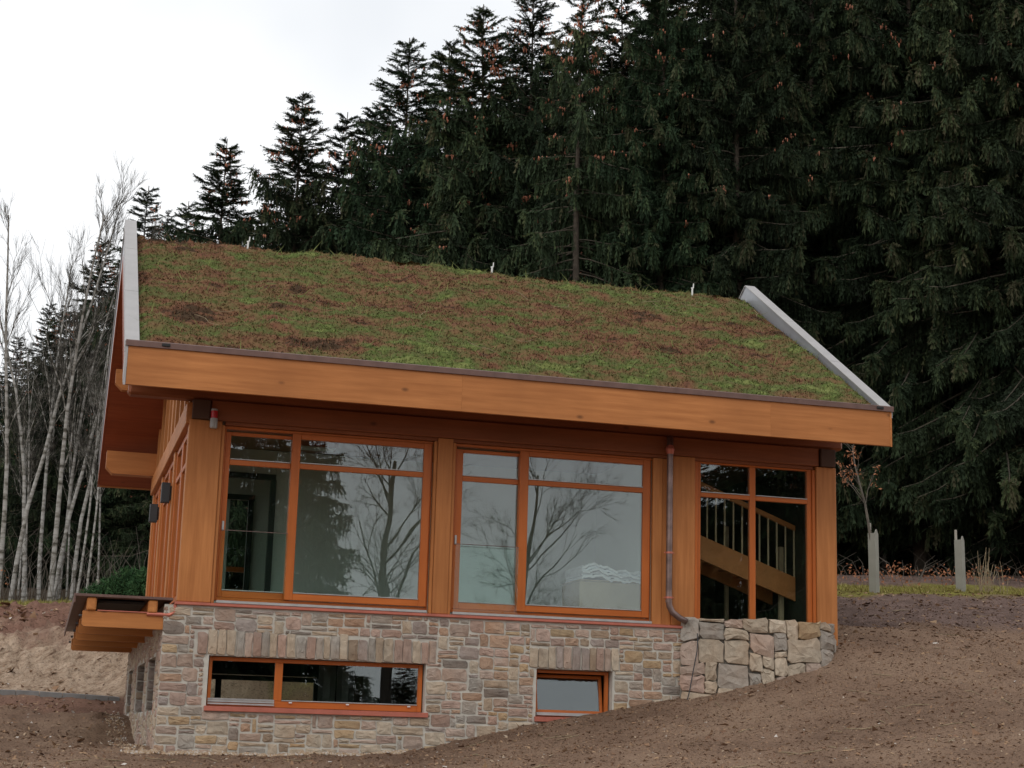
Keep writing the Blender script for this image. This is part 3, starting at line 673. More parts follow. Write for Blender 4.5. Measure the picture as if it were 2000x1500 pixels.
# turf: displaced sheet with thousands of small tufts
def turf():
    xs = np.arange(XA + .17, XB - .17 + .001, .055); vs_ = np.arange(0, 1.0001, .0095)
    V = []; A = []
    X_, S_ = np.meshgrid(xs, vs_); 
    allV = []; allF = []; allA = []; off = 0
    def tintf(x, s):
        return .48 + .58 * fbm(x * .55, s * 8, 5, 1., .66) + .62 * fbm(x * 2.2, s * 34, 4, 1., .7) - .12 * fbm(x, s * 6 + 40, 2, .3)
    for side in (0, 1):
        Yb = -1.12 + S_ * (4.3 + 1.12); n = len(xs)
        h = .055 + fbm(X_ * 1.0 + side * 40, Yb, 6, 1.7, .6) * .11 + fbm(X_, Yb * 3, 3, 9, .6) * .05
        edge = np.minimum(sstep(0, .25, Yb + 1.12), 1) * .8 + .2
        inset = np.minimum(sstep(0, .12, X_ - xs[0]), sstep(0, .12, xs[-1] - X_)) * .7 + .3
        h = h * edge * inset
        Yw = Yb if side == 0 else 8.6 - Yb
        Zw = np.array(3.56 + sl_ * (Yb + 1.27)) + h
        ii = (np.arange(len(vs_) - 1)[:, None] * n + np.arange(n - 1)[None]).ravel()
        Fq = np.stack([ii, ii + 1, ii + 1 + n, ii + n], 1)
        if side: Fq = Fq[:, ::-1]
        allV.append(np.stack([X_, Yw, Zw], 2).reshape(-1, 3)); allF.append(Fq + off); allA.append(tintf(X_ + side * 30, S_).ravel()); off += X_.size
    # tufts on the front slope
    def scatter(nb_, hl, wl_, lean, green, seed):
        nonlocal off
        r = np.random.default_rng(seed); x = r.uniform(xs[0] + .01, xs[-1] - .01, nb_); s = r.uniform(0, 1.0, nb_)
        Yb = -1.12 + s * 5.42
        h = .055 + fbm(x * 1.0, Yb, 6, 1.7, .6) * .11 + fbm(x, Yb * 3, 3, 9, .6) * .05
        edge = sstep(0, .25, Yb + 1.12) * .8 + .2; ins = np.minimum(sstep(0, .12, x - xs[0]), sstep(0, .12, xs[-1] - x)) * .7 + .3
        z = 3.56 + sl_ * (Yb + 1.27) + h * edge * ins - .01
        c = np.stack([x, Yb, z], 1); nrm = np.array([0, -.505, .863])
        a = r.uniform(0, 2 * np.pi, nb_); t1 = np.array([1, 0, 0]); t2 = np.array([0, .863, .505])
        d = np.cos(a)[:, None] * t1 + np.sin(a)[:, None] * t2; e = -np.sin(a)[:, None] * t1 + np.cos(a)[:, None] * t2
        L_ = hl * r.uniform(.5, 1.5, nb_)[:, None]
        tip = c + nrm * L_ + d * L_ * r.uniform(.2, lean, nb_)[:, None]
        V = np.stack([c - e * wl_, c + e * wl_, tip], 1).reshape(-1, 3)
        F = np.arange(3 * nb_).reshape(-1, 3)
        t = tintf(x, s) + r.normal(0, .13, nb_) + green; 
        return V, F, np.repeat(t, 3)
    t3 = []
    for a_ in ((80000, .028, .011, 1.6, 0, 3), (16000, .05, .008, 2.2, .15, 4), (1500, .09, .008, 4, .6, 9)):
        t3.append(scatter(*a_))
    o1 = part('turf', np.concatenate(allV), np.concatenate(allF), 'turf', roof, attr=np.concatenate(allA), smooth=True); tag(o1, kind='stuff')
    V = []; F = []; A = []; off = 0
    for v, f, a_ in t3: V.append(v); F.append(f + off); A.append(a_); off += len(v)
    o2 = part('moss_tuft', np.concatenate(V), np.concatenate(F), 'turf', roof, attr=np.concatenate(A)); tag(o2, kind='stuff')
turf()
def roof_z(x, y): return top(y) + .07
# straw runners lying on the moss
r = MB()
for k in range(13):
    x = random.uniform(-.6, 10.8); y = random.uniform(-1, 4.0); a = random.uniform(0, 6.3); pts = []
    for q in range(6):
        pts.append((x, y, roof_z(x, y) + .05 + .02 * math.sin(q * 1.3))); a += random.uniform(-.8, .8); x += .11 * math.cos(a); y += .11 * math.sin(a); y = min(4.1, max(-1.1, y)); x = min(10.9, max(-.8, x))
    r.tube(pts, .0042, 4)
tag(r.build('dry_runner', 'dry_stem', roof), kind='stuff')
for x in (1.13, 5.79, 9.90):
    r_ = MB().tube([(x, 4.15, 6.75), (x + .005, 4.15, 6.94)], .018, 8).tube([(x - .02, 4.15, 6.94), (x + .035, 4.15, 6.96)], .012, 6).tube([(x + .025, 4.15, 6.95), (x + .03, 4.15, 7.04)], .011, 6).build('ridge_anchor', 'white_paint', roof)
# --- downpipe
pz = [(7.84, -.09, 3.1), (7.84, -.10, 2.9), (7.84, -.10, .40), (7.85, -.10, .30), (7.90, -.11, .20), (8.02, -.13, .11), (8.14, -.14, .055)]
dp = MB().tube(pz, .052, 12).build('downpipe', 'pipe_copper', house, smooth=True)
MB().tube([(7.84, -.10, 3.0), (7.84, -.10, 2.88), (7.84, -.10, 2.80)], [.03, .075, .058], 12).build('pipe_collar', 'copper', dp)
for z in (1.15, .42):
    MB().tube([(7.84, -.10, z), (7.84, -.10, z + .03)], .062, 12).box(7.75, 7.93, -.11, -.09, z + .005, z + .022).box(7.83, 7.85, -.1, .04, z + .005, z + .022).build('pipe_bracket', 'copper', dp)
MB().tube([(7.84, -.10, .36), (7.84, -.10, .39)], .058, 12).build('pipe_collar', 'pipe_copper', dp)

# --- canopy on the left side
can = empty('side_canopy', (-.7, 4, 0), None, None); can.parent = house; can.location = Vector((-.7, 4, 0)) - house.location
for y in (.02, 2.15, 4.3, 6.45, 8.6):
    MB().prism([(-1.36, -.20), (-.18, -.20), (-.18, -.43), (-1.33, -.43), (-1.36, -.40)], 1, y, y + .12).build('cross_beam', 'canopy_x', can)
    MB().tube([(-1.37, y + .06, -.27), (-1.41, y + .06, -.27)], .02, 8).build('bolt', 'dark_metal', can)
for x in (-1.31, -.42): MB().box(x, x + .14, -.03, 9.9, -.195, .0, b=.02).build('rail_beam', 'canopy_y', can)
bx('roof_sheet', 'brown_copper', can, -1.50, -.06, -.06, 10.0, .004, .045, b=.004)
bx('roof_sheet', 'interior_dark', can, -1.14, -.45, .25, 9.8, -.06, -.02, b=.004)
bx('edge_board', 'brown_copper', can, -1.50, -1.475, -.06, 10, -.09, .003, b=.003)
bx('front_flashing', 'copper', can, -1.15, -.20, .0, .018, -.197, -.18, b=.002)
MB().tube([(-.43, .01, -.21), (-.10, .0, -.21), (-.03, .0, -.17), (-.02, .0, -.04)], .028, 8).build('drain_pipe', 'copper', can)

# --- interior seen through the glass
it = empty('interior', (4, 4, 0), None, None); it.parent = house; it.location = Vector((4, 4, 0)) - house.location
bx('floor', 'interior_floor', it, .26, 10.85, .27, 9.8, -.35, .0, b=.002)
bx('ceiling', 'interior_wood', it, .26, 10.85, .31, 8.3, 3.0, 3.06, b=.002)
wl_ = MB()
wl_.box(.26, 1.0, 3.6, 3.75, .003, 2.99).box(1.83, 7.9, 3.6, 3.75, .003, 2.99).box(1.0, 1.83, 3.6, 3.75, 2.55, 2.99)
wl_.build('white_wall', 'wall_white', it)
wl_ = MB().box(.26, 1.30, 6, 6.12, .003, 2.99).box(1.73, 5, 6, 6.12, .003, 2.99).box(1.3, 1.73, 6, 6.12, 2.45, 2.99).box(4.9, 5, 3.76, 5.99, .003, 2.99)
wl_.build('white_wall', 'wall_white', it)
bx('white_wall', 'wall_white', it, 7.8, 7.9, .3, 3.59, .003, 2.99)
MB().box(1.0, 1.83, 3.55, 3.66, 2.46, 2.56, b=.004).box(1.74, 1.84, 3.55, 3.66, .003, 2.46, b=.004).build('door_frame', 'dark_frame', it)
MB().box(1.2, 1.76, 5.94, 6.05, 2.40, 2.50, b=.004).box(1.64, 1.74, 5.94, 6.05, .003, 2.40, b=.004).build('door_frame', 'dark_frame', it)
MB().box(1.34, 1.42, 8.32, 8.4, .1, 2.7).box(1.9, 2.0, 8.32, 8.4, .1, 2.7).box(1.42, 1.9, 8.32, 8.4, 1.25, 1.35).build('back_window', 'frame_z', it)
bx('back_wall', 'wall_white', it, 2.4, 10.6, 8.45, 8.6, .003, 2.99)
bx('right_wall', 'interior_dark', it, 10.62, 10.86, .31, 8.6, .05, 3.6)
bx('dark_wall', 'interior_dark', it, 7.95, 10.6, 4.6, 4.7, .003, 2.99)
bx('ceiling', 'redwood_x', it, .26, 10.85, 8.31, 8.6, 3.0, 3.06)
lamp = MB().box(1.95, 2.65, 1.9, 2.3, 2.84, 2.98, b=.01).build('ceiling_lamp', 'redwood_x', it)
bx('lamp_shade', 'wall_white', lamp, 2.0, 2.6, 1.95, 2.25, 2.815, 2.838)
# basement inside
bx('basement_floor', 'interior_dark', it, -.0, 10.4, .39, 9.8, -2.6, -2.5)
bx('basement_wall', 'interior_dark', it, 4.2, 4.3, .4, 9.8, -2.49, -.4)
bw = MB().box(-.0, 1.50, 9.70, 9.81, -2.49, -.36).box(3.72, 10.4, 9.70, 9.81, -2.49, -.36).box(1.5, 3.72, 9.70, 9.81, -.74, -.36).box(1.5, 3.72, 9.70, 9.81, -2.49, -1.7).build('basement_wall', 'interior_dark', it)
MB().box(1.5, 3.75, 9.62, 9.70, -.86, -.76).box(1.60, 1.72, 9.62, 9.70, -1.7, -.86).box(3.64, 3.74, 9.62, 9.70, -1.7, -.86).build('basement_window', 'dark_frame', it)
for k in range(3):                                         # thin wavy grey upright strips inside the basement
    x = (3.0, 3.45, 2.68)[k]; pts = []
    MB().prism([(x, 3.0), (x + .09, 3.04), (x + .2, 2.98), (x + .3, 3.03), (x + .3, 3.05), (x + .2, 3.0), (x + .09, 3.06), (x, 3.02)], 2, -1.5, -.75).build('wavy_grey_strip', 'grey_body', it)
# stair
st_ = empty('staircase', (10, 1, 0), None, None); st_.parent = it; st_.location = Vector((10, 1, 0)) - Vector(wl(it))
sx = lambda x: 1.63 + (x - 8.83) * (.92 - 1.63) / (10.82 - 8.83)
for y in (1.0, 1.95):
    MB().prism([(8.0, sx(8.0)), (10.60, sx(10.60)), (10.60, sx(10.60) - .41), (8.0, sx(8.0) - .41)], 1, y, y + .06).build('stringer', 'stair_wood', st_)
rx = lambda x: 2.52 + (x - 8.94) * (1.85 - 2.52) / (10.73 - 8.94)
MB().prism([(8.2, rx(8.2)), (10.60, rx(10.60)), (10.60, rx(10.60) - .085), (8.2, rx(8.2) - .085)], 1, .99, 1.05).build('handrail', 'stair_wood', st_)
x = 8.47
while x < 10.6:
    MB().tube([(x, 1.02, sx(x) - .02), (x, 1.02, rx(x) - .06)], .0165, 8).build('baluster', 'baluster_wood', st_); x += .163
for k in range(9):
    x = 8.1 + k * .29; MB().box(x, x + .27, 1.065, 1.945, sx(x) - .25, sx(x) - .21).build('tread', 'stair_wood', st_)
bx('newel', 'baluster_wood', st_, 10.42, 10.50, 1.25, 1.33, .0, 1.55)
bx('newel', 'baluster_wood', st_, 9.86, 9.93, 2.35, 2.42, .0, 2.0)
bx('newel', 'stair_wood', st_, 9.0, 9.16, 2.6, 2.76, .0, 2.9)

# ------------------------------------------------------------------ things on and in the house
t = empty('cardboard_stack', (7.2, 1.3, 0), 'big beige cardboard box behind the second sliding window', 'box')
bx('box_side', 'cardboard', t, 6.67, 7.76, 1.0, 2.0, .003, .74, b=.015)
bx('box_lid', 'cardboard', t, 6.66, 7.77, .99, 2.01, .743, .765, b=.004)
t = empty('plastic_sheet_pile', (7.2, 1.3, .77), 'wavy white plastic sheets piled on the beige box', 'sheets')
for k in range(5):
    n = 26; a = MB(); P_ = []
    for i in range(n + 1):
        x = 6.70 + 1.05 * i / n; zz = .79 + k * .045 + .016 * math.sin(i * .9 + k) + .009 * math.sin(i * 2.3 + 2 * k) + .07 * math.exp(-((x - 6.95) / .2) ** 2) - .06 * (x - 6.9) * (k / 5)
        P_.append((x, zz))
    a.prism(P_ + [(x, z - .041) for x, z in P_[::-1]], 1, .97 + .035 * math.sin(k * 2.4), 1.9).build('sheet', 'sheet_white', t)
t = empty('alarm_light', (.36, -.01, 2.66), 'small cylinder alarm light with red top and grey base on the corner post', 'alarm light')
MB().tube([(.36, -.075, 2.66), (.36, -.075, 2.68), (.36, -.075, 2.81), (.36, -.075, 2.815)], [.05, .058, .058, .054], 16).build('body', 'grey_body', t, smooth=False)
MB().tube([(.36, -.075, 2.817), (.36, -.075, 2.93)], .052, 16).build('lens', 'red_lens', t)
MB().tube([(.36, -.075, 2.932), (.36, -.075, 2.95), (.36, -.075, 2.965)], [.054, .054, .04], 16).build('cap', 'grey_body', t)
bx('bracket', 'grey_body', t, .335, .385, -.022, .0, 2.70, 2.78)
for (y, z, lab) in ((3.0, 2.03, 'square dark grey wall lamp nearer the corner post'), (6.15, 2.06, 'square dark grey wall lamp further back, below the rear eave beam')):
    t = empty('wall_lamp', (-.09, y, z), lab, 'wall lamp', 'lamps on the gable wall')
    bx('body', 'sconce_grey', t, -.175, -.03, y - .10, y + .07, z - .17, z + .17, b=.008)
    bx('mounting_plate', 'dark_metal', t, -.028, -.006, y - .08, y + .05, z - .12, z + .12)
cable = MB().tube([(8.33, -.09, .0), (8.30, -.22, -.2), (8.27, -.26, -.42), (8.20, -.27, -.75), (8.14, -.28, -1.05), (8.08, -.29, -1.25)], .009, 6).build('earthing_cable', 'dark_metal')
tag(cable, 'thin dark cable running down the joint of the two stone walls', 'cable')

# --- curved retaining wall of rough stones
rw = empty('retaining_wall', (9.5, -.3, -1.5), 'curved rough stone retaining wall under the stair window', 'wall')
ctrl = [(8.10, .02), (8.45, -.16), (8.9, -.38), (9.4, -.55), (9.9, -.62), (10.3, -.55), (10.55, -.36), (10.70, -.12), (10.74, .25)]
def crv(n=200):
    C_ = [Vector((*c, 0)) for c in ctrl]; out = []
    for i in range(len(C_) - 1):
        p0, p1, p2, p3 = C_[max(i - 1, 0)], C_[i], C_[i + 1], C_[min(i + 2, len(C_) - 1)]
        for k in range(12):
            t_ = k / 12; out.append(.5 * ((2 * p1) + (p2 - p0) * t_ + (2 * p0 - 5 * p1 + 4 * p2 - p3) * t_ ** 2 + (3 * p1 - p0 - 3 * p2 + p3) * t_ ** 3))
    out.append(C_[-1]); return out
cv = crv(); sl2 = [0]
for i in range(1, len(cv)): sl2.append(sl2[-1] + (cv[i] - cv[i - 1]).length)
def rwf(u, z, d):
    u = max(0, min(u, sl2[-1] - 1e-4)); i = max(k for k in range(len(sl2)) if sl2[k] <= u); i = min(i, len(cv) - 2)
    tt = (u - sl2[i]) / (sl2[i + 1] - sl2[i]); p = cv[i].lerp(cv[i + 1], tt); tg = (cv[i + 1] - cv[i]).normalized(); nn = Vector((tg.y, -tg.x, 0))
    d = d + (.12 - z) * .10 * (1 - .6 * u / sl2[-1])
    q = p + nn * d; return (q.x, q.y, z)
a = MB(); nC = 40; zz_ = [-2.0, -1.5, -1, -.5, .04]
for i in range(nC + 1):
    for z in zz_: a.V.append(rwf(sl2[-1] * i / nC, z, -.035))
for i in range(nC):
    for j in range(4): a.F.append((i * 5 + j, (i + 1) * 5 + j, (i + 1) * 5 + j + 1, i * 5 + j + 1)); a.M.append(0)
b0 = len(a.V)
for i in range(nC + 1): x, y, z = rwf(sl2[-1] * i / nC, .04, -.035); a.V.append((x, .04 if y < .04 else y, .04))
for i in range(nC): a.F.append((i * 5 + 4, (i + 1) * 5 + 4, b0 + i + 1, b0 + i)); a.M.append(0)
a.build('wall_core', 'dark_mortar', rw)
MUR, MZR = .10, .095
nu = int(sl2[-1] / MUR); nzr = int((.13 + 1.83) / MZR)
sz = [(3, 3, 3), (4, 3, 3), (3, 4, 3), (2, 3, 2.5), (4, 4, 3), (5, 4, 2), (5, 3, 2), (2, 2, 1.0), (4, 2, 1), (2, 4, 2), (3, 2, .8), (6, 4, 1.2)]
pk = pack(nu, nzr, lambda c, r: False, sz)
def wv(u, z): return .045 * math.sin(u * 3.2 + .8 * math.sin(z * 4)) + .02 * math.sin(u * 9 + z * 5)
for c, r, w2, h2 in pk:
    u0 = c * MUR + random.uniform(-.01, .01); u1 = (c + w2) * MUR; z1 = .13 - (nzr - r - h2) * MZR; z0 = z1 - h2 * MZR
    top_ = (r + h2) >= nzr
    x_, y_, _ = rwf((u0 + u1) / 2, z0, 0)
    if z1 < zval(x_, y_ - .05) - .15: continue
    k = .55 if top_ else 1
    f = lambda u, z, d: rwf(u, z + (wv(u, z) if not top_ or z < z1 - .04 else .3 * wv(u * 1.5, z) - .02), d)
    gp = .004
    V, F_ = stone_piece(u0 + gp, u1 - gp, z0 + gp, z1 - gp + (random.uniform(0, .03) if top_ else 0), f, .017, .03 + random.uniform(0, .028), 0, .011, .022)
    if top_:                     # top stones run back into the wall
        V2 = list(V); n = 12; 
        back = [(v[0], v[1] + .25, v[2]) for v in V[:n]]; b1 = len(V2); V2 += back
        F_ = F_ + [(i, b1 + i, b1 + (i + 1) % n, (i + 1) % n) for i in range(n)]; V = V2
    part('stone', V, F_, random.choices(['stone_sand', 'stone_pink', 'stone_grey', 'stone_rose', 'stone_ochre', 'stone_brown'], [11, 2.2, 4, .4, .2, .3])[0], rw)

# ------------------------------------------------------------------ vegetation
def tubes_np(paths, n=5):
    V = []; F = []; off = 0
    for P, r in paths:
        P = np.asarray(P, float); m = len(P); d = np.gradient(P, axis=0); d /= np.linalg.norm(d, axis=1)[:, None] + 1e-9
        ref = np.array([.3, .9, .1]) if abs(d[0, 2]) > .7 else np.array([0, 0, 1.]); u = np.cross(d, ref); u /= np.linalg.norm(u, axis=1)[:, None] + 1e-9; v = np.cross(d, u)
        a = np.arange(n) * 2 * np.pi / n; r = np.asarray(r, float).reshape(-1, 1, 1) * np.ones((m, 1, 1))
        ring = P[:, None] + (u[:, None] * np.cos(a)[None, :, None] + v[:, None] * np.sin(a)[None, :, None]) * r
        V.append(ring.reshape(-1, 3)); i = (np.arange(m - 1)[:, None] * n + np.arange(n)[None]); j = (np.arange(m - 1)[:, None] * n + (np.arange(n) + 1)[None] % n)
        F.append(np.stack([i, j, j + n, i + n], 2).reshape(-1, 4) + off); off += m * n
    return np.concatenate(V), np.concatenate(F)
def spruce(seed, H, Rad, zlow, ntw, thin=1., cones=0, step=.36, twl=1., per=6, tip=.85):
    r = np.random.default_rng(seed)
    zz = np.linspace(-1.5, H, 14); wob = np.cumsum(r.normal(0, .035, (14, 2)), 0) * .6; wob -= wob[1]; wob[0] = 0
    tr = np.clip(.0098 * H * (1 - np.clip(zz, 0, H) / H) ** .95, .015, None)
    trunk = tubes_np([(np.column_stack([wob, zz]), tr)], 10)
    sx_ = lambda z: np.array([np.interp(z, zz, wob[:, 0]), np.interp(z, zz, wob[:, 1])]).T
    B0 = []; bz = zlow
    while bz < H * .985:
        n = per if bz < H * .9 else 5
        a0 = r.uniform(0, 6.28)
        for k in range(n):
            if r.random() > thin: continue
            B0.append((bz + r.uniform(-.15, .15), a0 + k * 6.283 / n + r.normal(0, .25)))
        bz += step * r.uniform(.7, 1.3) * (1 if bz < H * .8 else .75)
    B0 = np.array(B0); nb = len(B0); z = B0[:, 0]; az = B0[:, 1]; t = np.clip((z - zlow) / (H - zlow), 0, 1)
    Lb = Rad * (1 - t) ** tip * r.uniform(.5, 1.2, nb) * (1 - .45 * np.exp(-((t) / .06) ** 2)) + .16
    a = np.radians(38 * t ** 1.5 - 14 + r.normal(0, 7, nb)); sag = (.34 - .25 * t) * r.uniform(.6, 1.4, nb)
    s = np.linspace(0, 1, 6)
    Lb = Lb * np.where(r.random(nb) < .12, 1.25, 1.0); ho = Lb[:, None] * s * (1 - .12 * s ** 2); ve = Lb[:, None] * (np.tan(a)[:, None] * s - sag[:, None] * 1.6 * s ** 2 + (sag * 1.15)[:, None] * s ** 3.5)
    base = np.column_stack([sx_(z), z]); ca, sa = np.cos(az), np.sin(az)
    bend = r.normal(0, .12, nb)
    P = np.stack([base[:, 0, None] + ho * ca[:, None] - bend[:, None] * ho * s * sa[:, None], base[:, 1, None] + ho * sa[:, None] + bend[:, None] * ho * s * ca[:, None], base[:, 2, None] + ve], 2)
    br = tubes_np([(P[i], .011 + .014 * Lb[i] * (1 - s * .9) * .6) for i in range(nb)], 3)
    # twigs
    wgt = Lb + .5; n = (wgt / wgt.sum() * ntw).astype(int) + 2; bi = np.repeat(np.arange(nb), n); m = len(bi)
    u = np.clip(.04 + .98 * r.random(m) ** .72, 0, 1); lowin = (t[bi] < .35) & (u < .38) & (r.random(m) < .8); bi = bi[~lowin]; u = u[~lowin]; m = len(bi)
    x = u * 5; i0 = np.minimum(x.astype(int), 4); f = (x - i0)[:, None]
    p = P[bi, i0] * (1 - f) + P[bi, i0 + 1] * f; d = P[bi, i0 + 1] - P[bi, i0]; d /= np.linalg.norm(d, axis=1)[:, None]
    side = np.cross(d, [0, 0, 1.]); side /= np.linalg.norm(side, axis=1)[:, None] + 1e-9
    sg = r.choice([-1, 1], m)[:, None]; kind = r.random(m)[:, None]
    hang = kind < .68
    dirn = np.where(hang, side * sg * r.uniform(.0, .45, (m, 1)) + d * r.uniform(.0, .3, (m, 1)) + np.array([0, 0, -1.]) * r.uniform(.6, 1.2, (m, 1)),
                    side * sg * r.uniform(.5, 1., (m, 1)) + d * r.uniform(.5, 1.1, (m, 1)) + np.array([0, 0, -1.]) * r.uniform(-.05, .35, (m, 1)))
    up = (t[bi] > .8)[:, None]; dirn = np.where(up, side * sg * r.uniform(.3, 1., (m, 1)) + d + np.array([0, 0, 1.]) * r.uniform(-.3, .4, (m, 1)), dirn)
    dirn /= np.linalg.norm(dirn, axis=1)[:, None]
    size = np.clip(Lb[bi] / 2.2, .35, 1)[:, None]
    Lt = twl * r.uniform(.22, .62, (m, 1)) * size * np.where(hang, 1.15, (1.15 - .5 * u[:, None]) * 1.0)
    q = r.normal(0, 1, (m, 3)); wv_ = np.cross(dirn, q); wv_ /= np.linalg.norm(wv_, axis=1)[:, None] + 1e-9
    K = 3; V = []; A = []; w0 = r.uniform(.035, .08, (m, 1)) * (.6 + .4 * size)
    tint = r.normal(.42, .13, m) + .22 * (u > .85) + .10 * t[bi] + np.repeat(r.normal(0, .10, nb), 1)[bi]
    tint = np.where(r.random(m) < .015, 1, tint)
    grav = np.array([0, 0, -1.])
    for k in range(K):
        s0 = k / K; s1 = (k + 1) / K
        c0 = p + dirn * Lt * s0 + grav * Lt * .18 * s0 ** 2; c1 = p + dirn * Lt * s1 + grav * Lt * .18 * s1 ** 2
        for sg2 in (1, -1):
            apex = c0 + (c1 - c0) * r.uniform(.7, 1.7, (m, 1)) + wv_ * sg2 * w0 * (1 - .45 * s0) * r.uniform(.7, 1.4, (m, 1))
            V.append(np.stack([c0 - wv_ * sg2 * .012, c1, apex], 1)); A.append(np.repeat(tint + .05 * k, 3))
    V = np.concatenate(V).reshape(-1, 3); A = np.concatenate(A)
    tipv = []
    cone = None
    if cones:
        ok = np.where((t > .45) & (t < .97))[0]; C_ = MB(); cl = r.choice(ok, cones)
        for b in cl:
            uu = r.uniform(.55, 1.0); c = np.array([np.interp(uu, s, P[b, :, k]) for k in range(3)])
            for q in range(r.integers(4, 9)):
                o_ = c + r.normal(0, .10, 3) * [1, 1, .5]; h = r.uniform(.12, .19); w1 = .034
                vs_ = [o_] + [o_ + [w1 * math.cos(aa), w1 * math.sin(aa), -h * .35] for aa in (0, 1.57, 3.14, 4.71)] + [o_ + [0, 0, -h]]
                C_.add(vs_, [(0, 1, 2), (0, 2, 3), (0, 3, 4), (0, 4, 1), (5, 2, 1), (5, 3, 2), (5, 4, 3), (5, 1, 4)])
        cone = C_
    # dead twigs below the crown
    dead = []
    for k in range(int(26)):
        z_ = r.uniform(1.0, max(zlow, 3)); aa = r.uniform(0, 6.28); l = r.uniform(.5, 2.0); c = np.append(sx_(z_), z_)
        dead.append(([c + np.array([math.cos(aa) * l * q, math.sin(aa) * l * q, -.25 * l * q * q + .1 * l * q]) for q in (0, .35, .7, 1)], [.02, .015, .011, .005]))
    dd = tubes_np(dead, 3)
    ob = np.concatenate([br[0], dd[0]]), np.concatenate([br[1], dd[1] + len(br[0])])
    return dict(H=H, trunk=mesh('trunk', *trunk, 'trunk_bark', smooth=True), limb=mesh('limb', *ob, 'branch_bark'),
                crown=mesh('crown', V, np.arange(len(V)).reshape(-1, 3), 'needles', attr=A),
                cone=(mesh('cone_cluster', cone.V, cone.F, 'cone') if cone else None))
SP = {'full': spruce(1, 22, 4.9, 1.0, 48000, cones=80, tip=.85, step=.31, twl=1.05), 'full2': spruce(2, 22, 4.6, 1.6, 36000, cones=50, tip=.78, step=.31, twl=1.05), 'narrow': spruce(3, 18, 3.4, 1.2, 30000, cones=22, tip=.85, twl=1.0, step=.3),
      'thin': spruce(4, 23, 3.8, 7.0, 18000, thin=.7, cones=90, twl=1.1), 'edge': spruce(5, 27, 5.2, 2.0, 92000, cones=70, twl=.92, per=6, step=.38), 'edge2': spruce(6, 26, 4.8, 2.6, 78000, cones=60, twl=.92, per=6, step=.4), 'inner': spruce(8, 23, 3.8, 5, 13000, thin=.8, step=.5, twl=1.3)}
nct = [0]
def place_spruce(kind, x, y, z, h, rot, label, group=None, xy=1., lean=(0, 0)):
    sp_ = SP[kind]; e = empty('spruce_tree', (x, y, z), label, 'spruce tree', group)
    k = h / sp_['H']; e.scale = (k * xy, k * xy, k); e.rotation_euler = (lean[0], lean[1], rot)
    for nm in ('trunk', 'limb', 'crown', 'cone'):
        if sp_[nm] is None: continue
        o = bpy.data.objects.new('cone_cluster' if nm == 'cone' else nm, sp_[nm]); COL.objects.link(o); o.parent = e
        if nm == 'limb': o['kind'] = 'stuff'
        if nm == 'cone': o['kind'] = 'stuff'
    return e
def tree_at(kind, px, py, Y, label, xy=1., group=None, rot=None, lean=(0, 0)):
    top_ = at(px, py, Y); h0 = 20
    x = top_[0]; z = zval(x, Y) - .1
    return place_spruce(kind, x, Y, z, top_[2] - z, random.uniform(0, 6.28) if rot is None else rot, label, group, xy, lean)
front_row = [
    ('full', 205, 462, 45, 1.2, 'dark spruce just left of the left roof edge'),
    ('full2', 128, 592, 43, 1.1, 'spruce top behind the birches, left of the house'),
    ('narrow', 98, 590, 50, 1.1, 'slim spruce behind the middle birches, its top beside a wider spruce'),
    ('full2', 40, 655, 52, 1.2, 'short spruce at the far left behind the outermost birches'),
    ('narrow', 290, 362, 56, 1.25, 'small spruce whose top shows above the left end of the roof'),
    ('full2', 328, 412, 60, 1.0, 'lowest spruce top above the left end of the roof'),
    ('narrow', 368, 392, 55, 1.15, 'small pointed spruce between two larger tops above the left roof'),
    ('full', 445, 272, 47, 1.3, 'ragged spruce standing free against the white sky above the left roof'),
    ('full', 590, 178, 40, 1.25, 'broad conical spruce standing free against the white sky'),
    ('narrow', 680, 218, 44, 1.1, 'thin spruce spire between the broad conical spruce and the taller group'),
    ('narrow', 735, 205, 41, 1.4, 'shorter spruce leaning on the left side of a tall spire'),
    ('full2', 805, 72, 35, 1.25, 'tall spruce spire with cones left of the middle of the forest edge'),
    ('narrow', 875, 80, 37, 1.35, 'slim spruce spire in the gap right of a tall cone laden spire'),
    ('full', 948, 8, 31, 1.2, 'tall spruce reaching the upper edge, first of the dense middle group'),
    ('full2', 1040, -50, 30, 1.05, 'cone laden spruce left of the bare trunk'),
    ('thin', 1142, -70, 24, 1.0, 'open spruce with its bare brown trunk showing above the roof'),
    ('narrow', 1212, -8, 33, 1.3, 'slim spruce right of the bare trunk, sky showing round its top'),
    ('edge', 1300, -190, 23, .95, 'dense green spruce above the right part of the roof ridge'),
    ('edge2', 1440, -260, 22, .95, 'dark spruce above the peak of the right verge'),
    ('edge2', 1590, -330, 25, 1.0, 'very dark spruce in the recess behind the right gable'),
    ('edge', 1765, -420, 21, .95, 'big spruce whose trunk stands behind the two tree guards'),
    ('edge2', 1895, -420, 18.5, .95, 'big spruce with drooping low branches above the right tree guard'),
    ('edge', 1992, -450, 17, 1.0, 'big near spruce cut by the right edge of the picture'),
    ('edge2', 2150, -450, 16, 1.0, 'near spruce just outside the right edge, its branches reaching in'),
]
for k, px, py, Y, xy, lab in front_row: tree_at(k, px, py, Y, lab, xy)
